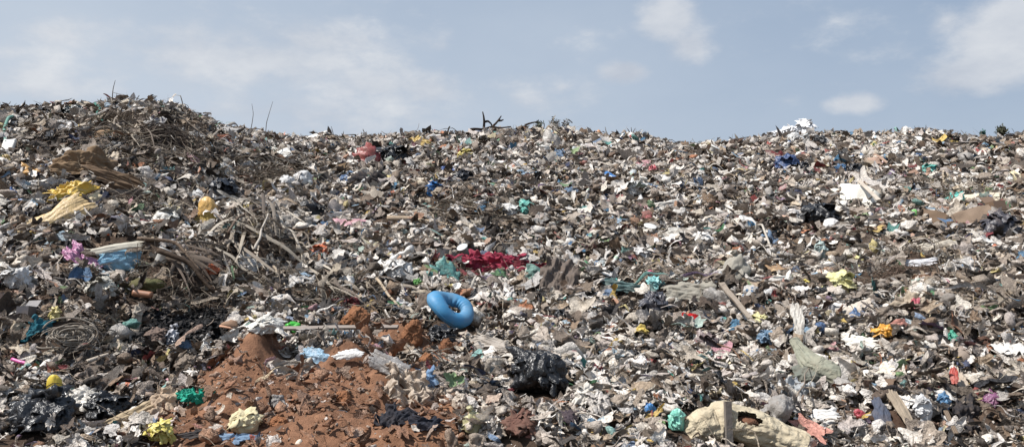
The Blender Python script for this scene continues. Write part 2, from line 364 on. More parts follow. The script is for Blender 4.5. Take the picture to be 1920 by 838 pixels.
# ------------------------------------------------------------------ sky, sun, camera
world = bpy.data.worlds.new('World'); scene.world = world; world.use_nodes = True
SUN_EL, SUN_AZ = 57., -104.      # azimuth from +Y (view), negative = to the side the shadows point away from
def build_world():
    nt = world.node_tree; N = nt.nodes; L = nt.links; N.clear()
    out = N.new('ShaderNodeOutputWorld'); bg = N.new('ShaderNodeBackground'); L.new(bg.outputs[0], out.inputs[0])
    sk = N.new('ShaderNodeTexSky'); sk.sky_type = 'NISHITA'; sk.sun_disc = False
    sk.sun_elevation = R(SUN_EL); sk.sun_rotation = R(SUN_AZ); sk.air_density = 1.0; sk.dust_density = 2.2; sk.ozone_density = 1.5; sk.altitude = 300
    bg.inputs['Strength'].default_value = .08
    tc = N.new('ShaderNodeTexCoord')
    def math_(op, a, b=None, c=None, clamp=False):
        n = N.new('ShaderNodeMath'); n.operation = op; n.use_clamp = clamp
        for i, v in enumerate((a, b, c)):
            if v is None: continue
            if isinstance(v, (int, float)): n.inputs[i].default_value = v
            else: L.new(v, n.inputs[i])
        return n.outputs[0]
    # noise over the sky directions
    mp = N.new('ShaderNodeMapping'); mp.inputs['Scale'].default_value = (1, 1, 1.9); L.new(tc.outputs['Generated'], mp.inputs[0])
    def noise(sc, det, rg, off=0, dist=0.):
        n = N.new('ShaderNodeTexNoise'); n.noise_dimensions = '3D'; n.inputs['Scale'].default_value = sc; n.inputs['Detail'].default_value = det; n.inputs['Roughness'].default_value = rg; n.inputs['Distortion'].default_value = dist
        m = N.new('ShaderNodeMapping'); m.inputs['Location'].default_value = (off, off*.7, off*.3); L.new(mp.outputs[0], m.inputs[0]); L.new(m.outputs[0], n.inputs['Vector'])
        return n.outputs[0]
    nA = noise(9, 8, .58, 3.1); nB = noise(3.2, 6, .55, 8.3); nC = noise(26, 5, .6, 1.7)
    cl = None
    CL = [  # px,row,rx,ry,strength : cloud banks by direction
     (470, 110, 330, 75, .62), (330, 90, 120, 50, .5), (600, 80, 120, 45, .72), (800, 165, 70, 38, .8), (700, 160, 150, 50, .6), (110, 60, 60, 30, .55), (60, 160, 150, 40, .6), (560, 215, 420, 60, .5), (1000, 190, 180, 50, .4), (830, 85, 60, 35, .35),
     (1255, 35, 62, 44, 1.05), (1295, 85, 48, 40, .9), (1170, 137, 52, 26, 1.15), (1605, 194, 50, 20, .95), (1775, 42, 30, 26, .5), (1885, 80, 75, 75, 1.0), (1820, 142, 95, 42, .9), (1725, 168, 28, 18, .45), (1050, 165, 40, 18, .4), (1480, 190, 30, 12, .25), (40, 100, 90, 40, .35)]
    for (px, row, rx, ry, st) in CL:
        d = np.array([(px-960)/F, 1., (HOR-row)/F]); d /= np.linalg.norm(d)
        s = N.new('ShaderNodeVectorMath'); s.operation = 'SUBTRACT'; L.new(tc.outputs['Generated'], s.inputs[0]); s.inputs[1].default_value = tuple(d)
        m = N.new('ShaderNodeVectorMath'); m.operation = 'MULTIPLY'; L.new(s.outputs[0], m.inputs[0]); m.inputs[1].default_value = (F/rx, F/rx, F/ry)
        l = N.new('ShaderNodeVectorMath'); l.operation = 'LENGTH'; L.new(m.outputs[0], l.inputs[0])
        v = math_('MULTIPLY', math_('SUBTRACT', 1.25, l.outputs['Value']), st)
        cl = v if cl is None else math_('SMOOTH_MAX', cl, v, .25)
    # generic banks elsewhere in the sky
    sep = N.new('ShaderNodeSeparateXYZ'); L.new(tc.outputs['Generated'], sep.inputs[0])
    back = math_('MULTIPLY', math_('LESS_THAN', sep.outputs[1], .3), .5)
    cl = math_('MAXIMUM', cl, math_('MULTIPLY', math_('SUBTRACT', nB, .45), math_('MULTIPLY', back, 4)))
    dens = math_('ADD', cl, math_('MULTIPLY', math_('SUBTRACT', nA, .5), 1.6))
    dens = math_('ADD', dens, math_('MULTIPLY', math_('SUBTRACT', nC, .5), .8))
    mr = N.new('ShaderNodeMapRange'); mr.interpolation_type = 'SMOOTHSTEP'; mr.inputs[1].default_value = .05; mr.inputs[2].default_value = .85; L.new(dens, mr.inputs[0])
    # veil of thin haze thicker towards the side of the sun and near the horizon
    veil = math_('ADD', math_('MULTIPLY', sep.outputs[0], -.55), math_('MULTIPLY', math_('SUBTRACT', .30, sep.outputs[2]), 1.25), None)
    veil = math_('ADD', veil, math_('MULTIPLY', math_('SUBTRACT', nB, .5), .5))
    veil = math_('MULTIPLY', math_('ADD', veil, .36), 1.05, None, True)
    veil = math_('MINIMUM', veil, .8)
    up = math_('SUBTRACT', 1.0, math_('MULTIPLY', sep.outputs[2], .9), None, True)
    # clear-air tint: the hazy blue of the photograph's sky laid over the Nishita sky
    m0 = N.new('ShaderNodeMix'); m0.data_type = 'RGBA'; m0.inputs[0].default_value = .82
    L.new(sk.outputs[0], m0.inputs[6]); m0.inputs[7].default_value = (*[c*10 for c in lin((149, 170, 197))], 1)
    m1 = N.new('ShaderNodeMix'); m1.data_type = 'RGBA'; L.new(veil, m1.inputs[0]); L.new(m0.outputs[2], m1.inputs[6]); m1.inputs[7].default_value = (*[c*10 for c in lin((203, 213, 225))], 1)
    # cloud colour
    cm = N.new('ShaderNodeMix'); cm.data_type = 'RGBA'; cm.inputs[6].default_value = (*[c*10 for c in lin((190, 197, 209))], 1); cm.inputs[7].default_value = (*[c*10 for c in lin((228, 230, 233))], 1)
    cf = N.new('ShaderNodeMapRange'); cf.inputs[1].default_value = .35; cf.inputs[2].default_value = .75; L.new(nA, cf.inputs[0]); L.new(cf.outputs[0], cm.inputs[0])
    m2 = N.new('ShaderNodeMix'); m2.data_type = 'RGBA'; L.new(math_('MULTIPLY', mr.outputs[0], .8), m2.inputs[0]); L.new(m1.outputs[2], m2.inputs[6]); L.new(cm.outputs[2], m2.inputs[7])
    L.new(m2.outputs[2], bg.inputs['Color'])
build_world()
sl = bpy.data.lights.new('sun', 'SUN'); sl.energy = 5.0; sl.angle = R(.53); sl.color = (1, .962, .915)
so_ = bpy.data.objects.new('sun', sl); COL.objects.link(so_)
az, el = R(SUN_AZ), R(SUN_EL)
sd = np.array([math.sin(az)*math.cos(el), math.cos(az)*math.cos(el), math.sin(el)])
from mathutils import Vector
so_.rotation_euler = Vector(sd).to_track_quat('Z', 'Y').to_euler(); so_.location = (-20, -5, 30)
cam = bpy.data.cameras.new('camera'); cam.sensor_width = 36; cam.lens = 36*F/1920; cam.clip_end = 5000; cam.clip_start = .1
co = bpy.data.objects.new('camera', cam); COL.objects.link(co); co.location = (0, 0, CAMZ); co.rotation_euler = (R(90), 0, 0); scene.camera = co
scene.view_settings.view_transform = 'Standard'; scene.view_settings.look = 'None'; scene.view_settings.exposure = .34; scene.view_settings.gamma = 1
c = scene.cycles; c.max_bounces = 4; c.diffuse_bounces = 2; c.glossy_bounces = 1; c.transmission_bounces = 2; c.transparent_max_bounces = 4
c.use_denoising = True; c.denoiser = 'OPENIMAGEDENOISE'; c.caustics_reflective = False; c.caustics_refractive = False; c.sample_clamp_indirect = 6

# ------------------------------------------------------------------ setting meshes
def ground_mat():
    m = bpy.data.materials.new('ground_earth'); m.use_nodes = True; nt = m.node_tree; N = nt.nodes; L = nt.links
    b = N['Principled BSDF']; tc = N.new('ShaderNodeTexCoord'); no = N.new('ShaderNodeTexNoise'); no.inputs['Scale'].default_value = .8; no.inputs['Detail'].default_value = 8
    cr = N.new('ShaderNodeValToRGB'); cr.color_ramp.elements[0].color = (*lin((84, 68, 56)), 1); cr.color_ramp.elements[1].color = (*lin((150, 128, 104)), 1)
    L.new(tc.outputs['Object'], no.inputs['Vector']); L.new(no.outputs[0], cr.inputs[0]); L.new(cr.outputs[0], b.inputs['Base Color']); b.inputs['Roughness'].default_value = .95
    return m
def terrain_mat():
    m = bpy.data.materials.new('heap_soil'); m.use_nodes = True; nt = m.node_tree; N = nt.nodes; L = nt.links
    b = N['Principled BSDF']; b.inputs['Roughness'].default_value = .95; b.inputs['Specular IOR Level'].default_value = .15
    tc = N.new('ShaderNodeTexCoord'); a = N.new('ShaderNodeAttribute'); a.attribute_name = 'mask'
    sp = N.new('ShaderNodeSeparateColor'); L.new(a.outputs['Color'], sp.inputs[0])
    def noi(sc, d=6, r=.6):
        n = N.new('ShaderNodeTexNoise'); n.inputs['Scale'].default_value = sc; n.inputs['Detail'].default_value = d; n.inputs['Roughness'].default_value = r; L.new(tc.outputs['Object'], n.inputs['Vector']); return n.outputs[0]
    def ramp(f, A, B, p=(.3, .7)):
        cr = N.new('ShaderNodeValToRGB'); cr.color_ramp.elements[0].color = (*lin(A), 1); cr.color_ramp.elements[1].color = (*lin(B), 1)
        cr.color_ramp.elements[0].position = p[0]; cr.color_ramp.elements[1].position = p[1]; L.new(f, cr.inputs[0]); return cr.outputs[0]
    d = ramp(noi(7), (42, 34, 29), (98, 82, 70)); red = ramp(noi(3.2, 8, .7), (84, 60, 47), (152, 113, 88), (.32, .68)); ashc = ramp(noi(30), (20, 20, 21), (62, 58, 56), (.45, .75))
    def mix(f, x, y):
        n = N.new('ShaderNodeMix'); n.data_type = 'RGBA'; L.new(f, n.inputs[0]); L.new(x, n.inputs[6]); L.new(y, n.inputs[7]); return n.outputs[2]
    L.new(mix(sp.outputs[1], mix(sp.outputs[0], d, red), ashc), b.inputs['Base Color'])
    bp = N.new('ShaderNodeBump'); bp.inputs['Strength'].default_value = .7; bp.inputs['Distance'].default_value = .04; L.new(noi(38, 5, .7), bp.inputs['Height']); L.new(bp.outputs[0], b.inputs['Normal'])
    return m
def build_ground():
    s = 3000.
    V = np.array([(-s, -s, -.52), (s, -s, -.52), (s, s, -.52), (-s, s, -.52)]); 
    o = obj('ground', (V, [(0, 1, 2, 3)]), ground_mat(), smooth=False); tag(o, kind='structure')
    nx, ny = 760, 720
    px = np.linspace(-880, 2880, nx); 
    ya = np.exp(np.linspace(math.log(3.1), math.log(74), ny))
    # finer in front
    ya = np.interp(np.linspace(0, 1, ny), [0, .08, .55, .93, 1], [3.1, 5.4, 12, 34, 74])
    PX, YY = np.meshgrid(px, ya, indexing='ij'); X = ((PX-960)/F*YY).ravel(); Y = YY.ravel()
    Z = H(X, Y)
    idx = np.arange(nx*ny).reshape(nx, ny); q = np.stack([idx[:-1, :-1], idx[1:, :-1], idx[1:, 1:], idx[:-1, 1:]], -1).reshape(-1, 4)
    me = mesh_np('landfill_terrain', np.stack([X, Y, Z], 1), q.ravel(), np.full(len(q), 4), True)
    at = me.color_attributes.new('mask', 'FLOAT_COLOR', 'POINT')
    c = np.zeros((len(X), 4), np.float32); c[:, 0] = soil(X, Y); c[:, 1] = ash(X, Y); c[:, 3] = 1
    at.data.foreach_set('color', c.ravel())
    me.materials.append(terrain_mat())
    o = bpy.data.objects.new('terrain', me); COL.objects.link(o); tag(o, kind='structure')
build_ground()
# ------------------------------------------------------------------ the things one can tell apart
def mute(c_, k=.22, g=(150, 142, 134)):
    L_ = .3*c_[0]+.6*c_[1]+.1*c_[2]
    return tuple(int(v*(1-k)+L_*k) for v in c_)
_film, _cloth = film, cloth
def film(rgb, name='plastic_film', rough=.42, dirt=.5):
    if max(rgb) < 62: return mat('black_film', tuple(int(v*.8) for v in rgb), .3, .3, dirtcol=(74, 70, 68), scale=12, bump=.7, bscale=22, spec=.6)
    return _film(mute(rgb), name, rough, dirt)
def cloth(rgb, dirt=.35): return _cloth(mute(rgb), dirt)
FOOT = []   # x, y, radius, share of the loose litter kept off
LM = []     # px, row, short name: what the small things are told apart by
_seed = [100]
def sd_(): _seed[0] += 1; return _seed[0]
def known(px, row, short):
    if short: LM.append((px, row, short))
def foot(p, r, pr=.9, dy=0): FOOT.append((p[0], p[1]-dy, r, pr))
TOC = lambda p: (np.array([0, 0, CAMZ])-p)/np.linalg.norm(np.array([0, 0, CAMZ])-p)
def face(p, k=1.0):
    n = normal(p[0], p[1])+k*TOC(p); return n/np.linalg.norm(n)

def bag(px, row, w, h, rgb, label, short=None, name='plastic_bag', cat='bag', knot=None, crump=.3, pleat=0, tilt=0, m=None, rough=.38, depth=.8, sub=5, sunk=.06, fr=2.0, dirt=.35, lump=.25, npl=14, up=0):
    p = spot(px, row+h*.38); s = p[1]/F; W, Hh = w*s*1.05, h*s*1.15; s_ = sd_()
    t = empty(name, (p[0], p[1]+W*depth*.35, p[2]-sunk*Hh+.03+up)); tag(t, label, cat)
    m = m or film(rgb, rough=rough, dirt=dirt)
    soft = W > .12 and crump > .22; kk = .86 if soft else 1.
    g0 = blobgeo((W*kk, W*depth*kk, Hh*kk), s_, sub, crump, fr, pleat, npl, lump=lump); parts_ = [g0]
    if W > .12 and crump > .14:      # slack skin of the bag, folded over its sides and back
        for k in range(9 if soft and W > .3 else 6 if soft else 3):
            a = s_*1.7+k*2.4; el_ = .35+.5*((k*.618) % 1); ww = W*rnd.uniform(.6, .95); sg = sheetgeo(ww, ww*rnd.uniform(.5, .8), s_+k*11, .2, 20, .35, 5.5, .003, .9)
            d = np.array([math.cos(a)*math.cos(el_*1.5), math.sin(a)*math.cos(el_*1.5), math.sin(el_*1.5)]); nn = d+np.array([0, -.15, .1])
            parts_.append(rot(sg, frame(nn/np.linalg.norm(nn), rnd.uniform(0, 6)), (d[0]*W*.36, d[1]*W*depth*.36, Hh*(.08+.66*d[2]))))
    o = obj('body', join(*parts_), m, t)
    o.rotation_euler = (0, R(tilt), R(rnd.uniform(-25, 25)))
    if knot:
        a = np.array([0, 0, Hh*.93]); d = np.array([knot[0]*s, -W*.05, knot[1]*s])
        P = wob(a-d*.25, a+d, 9, .1, s_)
        rad = np.interp(np.linspace(0, 1, 9), [0, .25, .4, .7, 1], [.16, .07, .06, .12, .17])*min(W, Hh)*(knot[2] if len(knot) > 2 else 1)
        g = tubegeo(P, rad, 12); g[0][:] += .12*min(W, Hh)*vn(g[0]*12/W+s_, s_)[:, None]*np.array([1, .4, .6])
        obj('tied_neck', g, m, t)
    foot(p, W*.5, .92, 0); foot(p, W*.45, .75, W*.35); known(px, row, short); return t
def sheet(px, row, w, h, rgb, label, short=None, name='cloth_rag', cat='rag', rot_=0., amp=.16, m=None, rag=.2, curl=.6, k=.9, fr=3., n=40, lift=.05, dirf=0, rough=.45, thick=.006, pr=.9, clear=1.0):
    p = spot(px, row); s = p[1]/F; W, Hh = w*s*1.08, h*s*1.12; s_ = sd_()
    nn = face(p, k); q = p+nn*(lift+amp*min(W, Hh)*.4); m = m or film(rgb, rough=rough)
    g = sheetgeo(W, Hh, s_, amp, n, rag, fr, thick, curl, dirf=dirf)
    o = obj(name, g, m, None, q); setrot(o, frame(nn, R(rot_))); tag(o, label, cat)
    foot(p, max(W, Hh)*.42*clear, pr); foot(p, max(W, Hh)*.3*clear, pr*.7, Hh*.5); known(px, row, short); return o
def ends(a, b, lift):
    out = []
    for q in (a, b):
        p = spot(q[0], q[1]); out.append(p+normal(p[0], p[1])*(lift+(q[2] if len(q) > 2 else 0)))
    return out
def plank(a, b, wpx, rgb, label, short=None, name='wooden_plank', cat='plank', m=None, lift=.13, thick=.35, bow=0., rag=.07, narrow=1.):
    A, B = ends(a, b, lift); s = (A[1]+B[1])/2/F; L = np.linalg.norm(B-A); W = wpx*s; s_ = sd_()
    V, f = boxgeo(L, W, W*thick, (16, 3, 2), bow, s_, rag); t = (V[:, 0]/L+.5); V[:, 1] *= 1+(narrow-1)*t; V[:, 2] += (W*.15)*vn(np.stack([V[:, 0]*2.5+s_, V[:, 0]*0, V[:, 0]*0], 1), s_)
    x = (B-A)/L; c_ = (A+B)/2; n = face(c_, .8); n = n-x*n.dot(x); n /= np.linalg.norm(n); y = np.cross(n, x)
    o = obj(name, (V, f), m or wood(rgb), None, c_, smooth=False); setrot(o, np.stack([x, y, n], 1)); tag(o, label, cat)
    for t in np.linspace(0, 1, 7): q = A+(B-A)*t; foot(q, max(W*.6, .08), .3, .05)
    known((a[0]+b[0])/2, (a[1]+b[1])/2, short); return o
def rod(pts, rpx, rgb, label, short=None, name='stick', cat='stick', m=None, lift=.14, taper=.5, k=7, wobble=.03, branches=(), smooth=True, cap=None):
    P3 = ends(pts[0], pts[-1], lift); s = P3[0][1]/F
    W = []
    for q in pts:
        p = spot(q[0], q[1]); W.append(p+normal(p[0], p[1])*(lift+(q[2] if len(q) > 2 else 0)))
    W = np.array(W); t0 = np.linspace(0, 1, len(W)); t = np.linspace(0, 1, max(12, 5*len(W)))
    Q = np.stack([np.interp(t, t0, W[:, i]) for i in range(3)], 1)
    if len(W) > 2: 
        for _ in range(2): Q[1:-1] = (Q[:-2]+Q[1:-1]*2+Q[2:])/4
    L = np.linalg.norm(W[-1]-W[0]); s_ = sd_()
    for d in range(3): Q[:, d] += wobble*L*np.sin(math.pi*t)*vn(np.stack([t*4+s_, t*0+d*5., t*0], 1), s_)
    o = obj(name, tubegeo(Q-Q[0], np.linspace(1, taper, len(t))*rpx*s, k), m or wood(rgb), None, Q[0], smooth); tag(o, label, cat)
    for q in Q[::4]: foot(q, max(rpx*s, .09), .5, .06)
    known(pts[len(pts)//2][0], pts[len(pts)//2][1], short); return o
def upright(px, row, pts, rpx, rgb, label, short=None, name='twig', cat='twig', branches=(), m=None):
    """a twig or branch standing out of the heap; pts in photo pixels relative to its foot"""
    p = spot(px, row); p[2] = max(p[2], CAMZ+(HOR-row)/F*p[1]-.02); s = p[1]/F; P = np.array([(0, 0, 0)]+[(a*s, rnd.uniform(-.1, .1)*abs(b)*s, -b*s) for a, b in pts]); P[0, 2] -= .3
    m = m or wood(rgb)
    def sm(P):
        t0 = np.linspace(0, 1, len(P)); t = np.linspace(0, 1, len(P)*4); Q = np.stack([np.interp(t, t0, P[:, i]) for i in range(3)], 1)
        Q[1:-1] = (Q[:-2]+Q[1:-1]*2+Q[2:])/4; return Q
    Q = sm(P); t = obj(name, tubegeo(Q, np.linspace(1, .35, len(Q))*rpx*s, 6), m, None, p); tag(t, label, cat)
    for br in branches:
        B = np.array([(a*s, c*s, -b*s) for a, b, c in br]); Q = sm(B); obj('side_branch', tubegeo(Q, np.linspace(.8, .3, len(Q))*rpx*s, 5), m, t)
    known(px, row, short); return t
def panel(px, row, w, h, rgb, label, short=None, name='cardboard_sheet', cat='cardboard', rot_=0, m=None, k=1., bow=.05, rag=.08, thick=.02, lift=.1, tip=0, smooth=False, part=None):
    p = spot(px, row); s = p[1]/F; W, Hh = w*s*1.05, h*s*1.1; s_ = sd_()
    nn = face(p, k)+np.array([tip, 0, 0]); nn /= np.linalg.norm(nn)
    V, f = boxgeo(W, Hh, thick, (14, 14, 1), bow*W, s_, rag); V[:, 2] += .04*W*vn(V*4/W+s_, s_)
    t = empty(name, p+nn*lift) if part else None
    o = obj(part[0] if part else name, (V, f), m or card(rgb), t, (0, 0, 0) if part else p+nn*lift, smooth)
    setrot(o if not part else t, frame(nn, R(rot_))); tag(t or o, label, cat)
    if part:   # a second leaf folded off the first
        V, f = boxgeo(W*part[2], Hh*.96, thick, (8, 10, 1), .03*W, s_+1, rag); V[:, 0] += W*part[2]/2
        a = R(part[3]); M = np.array([[math.cos(a), 0, math.sin(a)], [0, 1, 0], [-math.sin(a), 0, math.cos(a)]]); V = V @ M.T; V[:, 0] += W*.49
        obj(part[1], (V, f), m or card(rgb), t, smooth=smooth)
    foot(p, max(W, Hh)*.45, .93); foot(p, max(W, Hh)*.35, .7, Hh*.5); known(px, row, short); return t or o
def thinlump(px, row, w, h, rgb, label, short=None, name='stone', cat='stone', depth=.8, crump=.1, m=None, smooth=True, **kw):
    p = spot(px, row+h*.35); s = p[1]/F; s_ = sd_()
    o = obj(name, blobgeo((w*s, w*s*depth, h*s*1.1), s_, 4, crump, 1.6, **kw), m or mat('rough_stone', rgb, .9, .4, bump=.4, spec=.15), None, (p[0], p[1]+w*s*.25, p[2]), smooth); tag(o, label, cat)
    foot(p, w*s*.5, .9); known(px, row, short); return o

# ---- the swim ring
def swim_ring():
    Yr = 10.2; p = np.array([(846-960)/F*Yr, Yr, CAMZ+(HOR-577)/F*Yr]); s = p[1]/F; m = mat('blue_vinyl', (66, 134, 178), .55, .6, dirtcol=(120, 136, 146), scale=5, bump=.05, bscale=12, spec=.4)
    n = TOC(p)*.36+.93*np.array([math.sin(R(33)), .0, math.cos(R(33))]); n /= np.linalg.norm(n); A = .228; Rr = .105
    t = empty('swim_ring', p); setrot(t, frame(n, R(-12))); tag(t, 'blue inflatable swim ring lying tilted on the litter', 'swim ring')
    V = []; nu, nv = 72, 26
    for i in range(nu):
        a = 2*math.pi*i/nu; rr = Rr*(1+.10*math.cos(a-2.9)+.05*math.sin(3*a)+.02*math.sin(7*a+1)); sag = .03*math.cos(2*a)
        for j in range(nv):
            b = 2*math.pi*j/nv
            c_ = rr*math.cos(b); z = rr*.86*math.sin(b)
            pk = .007*math.sin(19*a+2*math.sin(3*a))*max(0, -math.cos(b))+.003*math.sin(31*a)*math.sin(b)
            V.append(((A*1.05+c_+pk)*math.cos(a), (A*.95+c_+pk)*math.sin(a), z+sag))
    f = gridF(nu, nv, True)+[((nu-1)*nv+j, (nu-1)*nv+(j+1) % nv, (j+1) % nv, j) for j in range(nv)]
    obj('tube', (np.array(V), f), m, t)
    se = []
    for i in range(73):
        a = 2*math.pi*i/72; rr = Rr*(1+.12*math.cos(a-2.9)+.03*math.sin(3*a)); se.append(((A*1.05+rr*1.01)*math.cos(a), (A*.95+rr*1.01)*math.sin(a), .03*math.cos(2*a)))
    obj('seam', tubegeo(se, .004, 5), m, t)
    a = R(215); rr = Rr; c_ = np.array([(A*1.05-rr*.2)*math.cos(a), (A*.95-rr*.2)*math.sin(a), rr*.82])
    V, f = lathe([(.018, 0), (.02, .012), (.012, .016), (.011, .03), (.014, .036)], 14); obj('valve', (V+c_, f), mat('dark_rubber', (28, 40, 60), .6, .1), t)
    foot(p, .36, 1.0); foot(p, .36, 1., .25); known(846, 578, 'the blue swim ring')
swim_ring()

BLK = (27, 28, 32)
# ---- bags
bag(1004, 716, 124, 88, BLK, 'big black rubbish bag slumped in heavy pleats beside the downhill edge of the red soil', 'the big slumped black bag', pleat=.14, crump=.34, npl=15, rough=.5, dirt=.35, tilt=12, fr=2.6)
bag(55, 796, 124, 70, (34, 36, 40), 'fat glossy black rubbish bag at the very bottom corner of the heap', 'the fat glossy black bag', pleat=.06, crump=.34, rough=.36, knot=(34, 6), dirt=.25)
bag(190, 780, 88, 52, BLK, 'flattened black bag with combed folds next to the fat glossy black one', 'the combed black bag', crump=.45, pleat=.1, npl=24)
bag(826, 636, 58, 26, BLK, 'torn black bag lying just downhill of the blue swim ring', 'the torn black bag below the ring', crump=.42, pleat=.06)
bag(1545, 404, 74, 38, (36, 37, 40), 'loose black bag spread under the white foam board', 'the black bag by the foam board', crump=.45)
bag(412, 357, 58, 40, (32, 35, 46), 'dark navy bag bunched up above the yellow ball shaped bag', 'the bunched navy bag', crump=.42, pleat=.08)
bag(735, 292, 52, 32, (34, 35, 36), 'black bag with a red one behind it high on the slope', 'the black bag with red behind', crump=.42)
bag(703, 297, 22, 20, (150, 30, 36), 'small red bag pressed against the black one high on the slope', name='plastic_bag', crump=.3)
bag(868, 334, 40, 24, (30, 32, 40), 'low black bag beside the bright blue one near the ridge', None, crump=.35)
bag(842, 322, 30, 14, (44, 84, 160), 'thin blue bag tucked behind a low black one', None, crump=.4)
bag(806, 357, 26, 34, (32, 116, 196), 'bright blue bag standing on end on the upper slope', 'the bright blue upright bag', crump=.4, pleat=.08, tilt=25, depth=.5)
bag(386, 398, 37, 38, (214, 162, 74), 'round amber bag swollen like a ball', 'the round amber bag', crump=.12, lump=.12, dirt=.25)
bag(454, 396, 30, 20, (204, 180, 100), 'flat pale yellow bag beside the fibre mound', None)
bag(49, 330, 46, 15, (204, 146, 60), 'flat orange bag lying at the foot of the upper mound', 'the flat orange bag', crump=.2)
bag(8, 300, 18, 14, (206, 170, 90), 'small yellow bag at the outer edge of the upper mound', None)
bag(15, 370, 26, 30, (30, 96, 176), 'deep blue bag at the outer edge beneath the orange bag', 'the deep blue bag', crump=.35)
bag(305, 418, 56, 40, (196, 194, 184), 'cloudy clear plastic bag full of air', 'the cloudy clear bag', crump=.24, rough=.3, dirt=.4, lump=.2)
bag(740, 512, 66, 40, (212, 208, 202), 'twisted off white bag with a long tail pointing uphill', 'the twisted off white bag', crump=.45, knot=(30, 16), pleat=.08)
bag(598, 476, 34, 28, (206, 88, 34), 'vivid orange bag sunk into the straw', 'the vivid orange bag', crump=.35)
bag(394, 511, 30, 20, (226, 104, 50), 'bright orange net bag with a white end', 'the orange net bag', crump=.5, fr=3.5)
bag(785, 270, 46, 17, (186, 150, 60), 'mustard bag spread flat just under the ridge', None, crump=.4)
bag(872, 291, 30, 17, (192, 172, 76), 'dull yellow bag below the dead branch', None, crump=.4)
bag(982, 316, 16, 14, (206, 160, 60), 'small golden bag on the upper slope', None)
bag(1580, 540, 62, 42, (218, 212, 140), 'pale yellow crumpled bag open like a bowl', 'the pale yellow bag', crump=.42, fr=2.6)
bag(1521, 538, 32, 16, (196, 176, 60), 'flat mustard packet beside the pale yellow bag', None, crump=.2)
bag(1610, 498, 34, 18, (222, 210, 130), 'thin lemon bag half hidden uphill of the pale yellow one', None, crump=.4)
bag(1666, 628, 40, 26, (224, 150, 34), 'orange and yellow torn snack bag', 'the orange snack bag', crump=.4, fr=3, pleat=.1)
bag(1204, 630, 24, 32, (198, 168, 66), 'upright mustard yellow sachet', 'the mustard sachet', crump=.25, depth=.4)
bag(1480, 313, 58, 26, (48, 76, 128), 'dark blue bag lying beside a black one near the ridge', 'the dark blue bag near the ridge', crump=.45)
bag(1508, 318, 24, 26, (28, 28, 32), 'small black bag touching the dark blue one near the ridge', None)
bag(1472, 330, 18, 9, (80, 156, 200), 'light blue scrap of bag under the dark blue bag', None)
bag(1580, 322, 22, 26, (36, 92, 140), 'teal and navy bag by a black bundle near the ridge', None, crump=.4)
bag(1607, 324, 40, 22, (30, 28, 30), 'black bundle beside the teal and navy bag', None, crump=.45)
bag(1746, 320, 30, 16, (70, 172, 160), 'sea green bag on the upper slope', 'the sea green upper bag', crump=.4)
bag(1802, 376, 36, 15, (72, 186, 172), 'turquoise bag lying behind the folded cardboard', 'the turquoise bag', crump=.4)
bag(1717, 402, 13, 12, (110, 200, 90), 'small lime green bag beside the brown cardboard', None)
bag(1495, 411, 34, 26, (206, 198, 190), 'rounded white bag below the black one', None, crump=.2)
bag(1563, 424, 28, 17, (224, 220, 216), 'smooth white oval bag downhill of the foam board', None, crump=.1)
bag(1193, 357, 48, 28, (204, 202, 198), 'crumpled pale grey bag on the middle of the upper slope', 'the pale grey upper bag', crump=.45)
bag(1318, 452, 44, 22, (206, 202, 196), 'long white bag with a creased end', None, crump=.3, pleat=.1)
bag(1200, 482, 44, 26, (208, 204, 200), 'white and tan bag with a puffed top', None, crump=.35)
bag(1385, 515, 50, 48, (160, 154, 144), 'grey taupe sack standing upright', 'the grey taupe sack', name='woven_sack', cat='sack', crump=.2, m=cloth((156, 150, 138)), knot=(-6, 10, .8))
bag(1258, 578, 34, 24, (176, 172, 160), 'round grey ball of plastic between the grey sheets', None, crump=.15)
bag(1218, 580, 56, 62, (62, 64, 76), 'slate coloured shiny bag hanging in long folds', 'the slate bag in long folds', crump=.3, pleat=.12, npl=12, tilt=25)
bag(1120, 700, 26, 22, (150, 50, 54), 'small dusty red bag near the slumped black bag', None)
bag(1053, 596, 30, 20, (44, 44, 48), 'small black scrap bag in the middle of the lower slope', None)
bag(1271, 797, 34, 44, (112, 196, 172), 'mint green bag against the end of the big cream sack', 'the mint green bag', crump=.35)
bag(1221, 778, 24, 20, (62, 136, 208), 'small sky blue bag near the mint green one', None, crump=.4)
bag(1238, 800, 18, 14, (190, 210, 120), 'lime packet between the blue and mint bags', None)
bag(140, 766, 66, 48, (186, 178, 166), 'see through white bag stuffed with paper beside the black ones', 'the see through white bag', crump=.4, fr=2.8)
bag(98, 732, 26, 30, (206, 176, 56), 'yellow and white carton with its side torn away', 'the yellow and white carton', name='drink_carton', cat='carton', crump=.1, lump=.1, m=hard((214, 186, 70), .5))
bag(290, 822, 56, 34, (202, 184, 72), 'yellow plastic bag under the long tan cloth', 'the yellow bag under the tan cloth', crump=.4)
bag(455, 803, 62, 44, (206, 192, 148), 'cream cloth bundle lying on the red soil', 'the cream cloth bundle', name='cloth_bundle', cat='cloth', crump=.3, m=cloth((212, 196, 150)), pleat=.06)
bag(885, 806, 34, 36, (178, 170, 120), 'yellowish grey knotted bag at the edge of the red soil', 'the yellowish knotted bag', crump=.2, knot=(-5, 10))
bag(862, 762, 34, 30, (176, 160, 140), 'taupe rounded bag beside the dark rag on the soil', None, crump=.25)
bag(1100, 755, 50, 34, (196, 188, 176), 'loose whitish bag between the black bag and the teal sheet', None, crump=.5, fr=3)
bag(800, 578, 36, 38, (112, 98, 88), 'taupe lump of caked rag against the edge of the swim ring', None, name='rag_bundle', cat='rag', m=cloth((112, 98, 88)), crump=.2)
bag(320, 640, 28, 34, (170, 172, 180), 'silvery foil bag at the edge of the charred hollow', 'the silvery foil bag', crump=.45, rough=.22, knot=(10, 4))
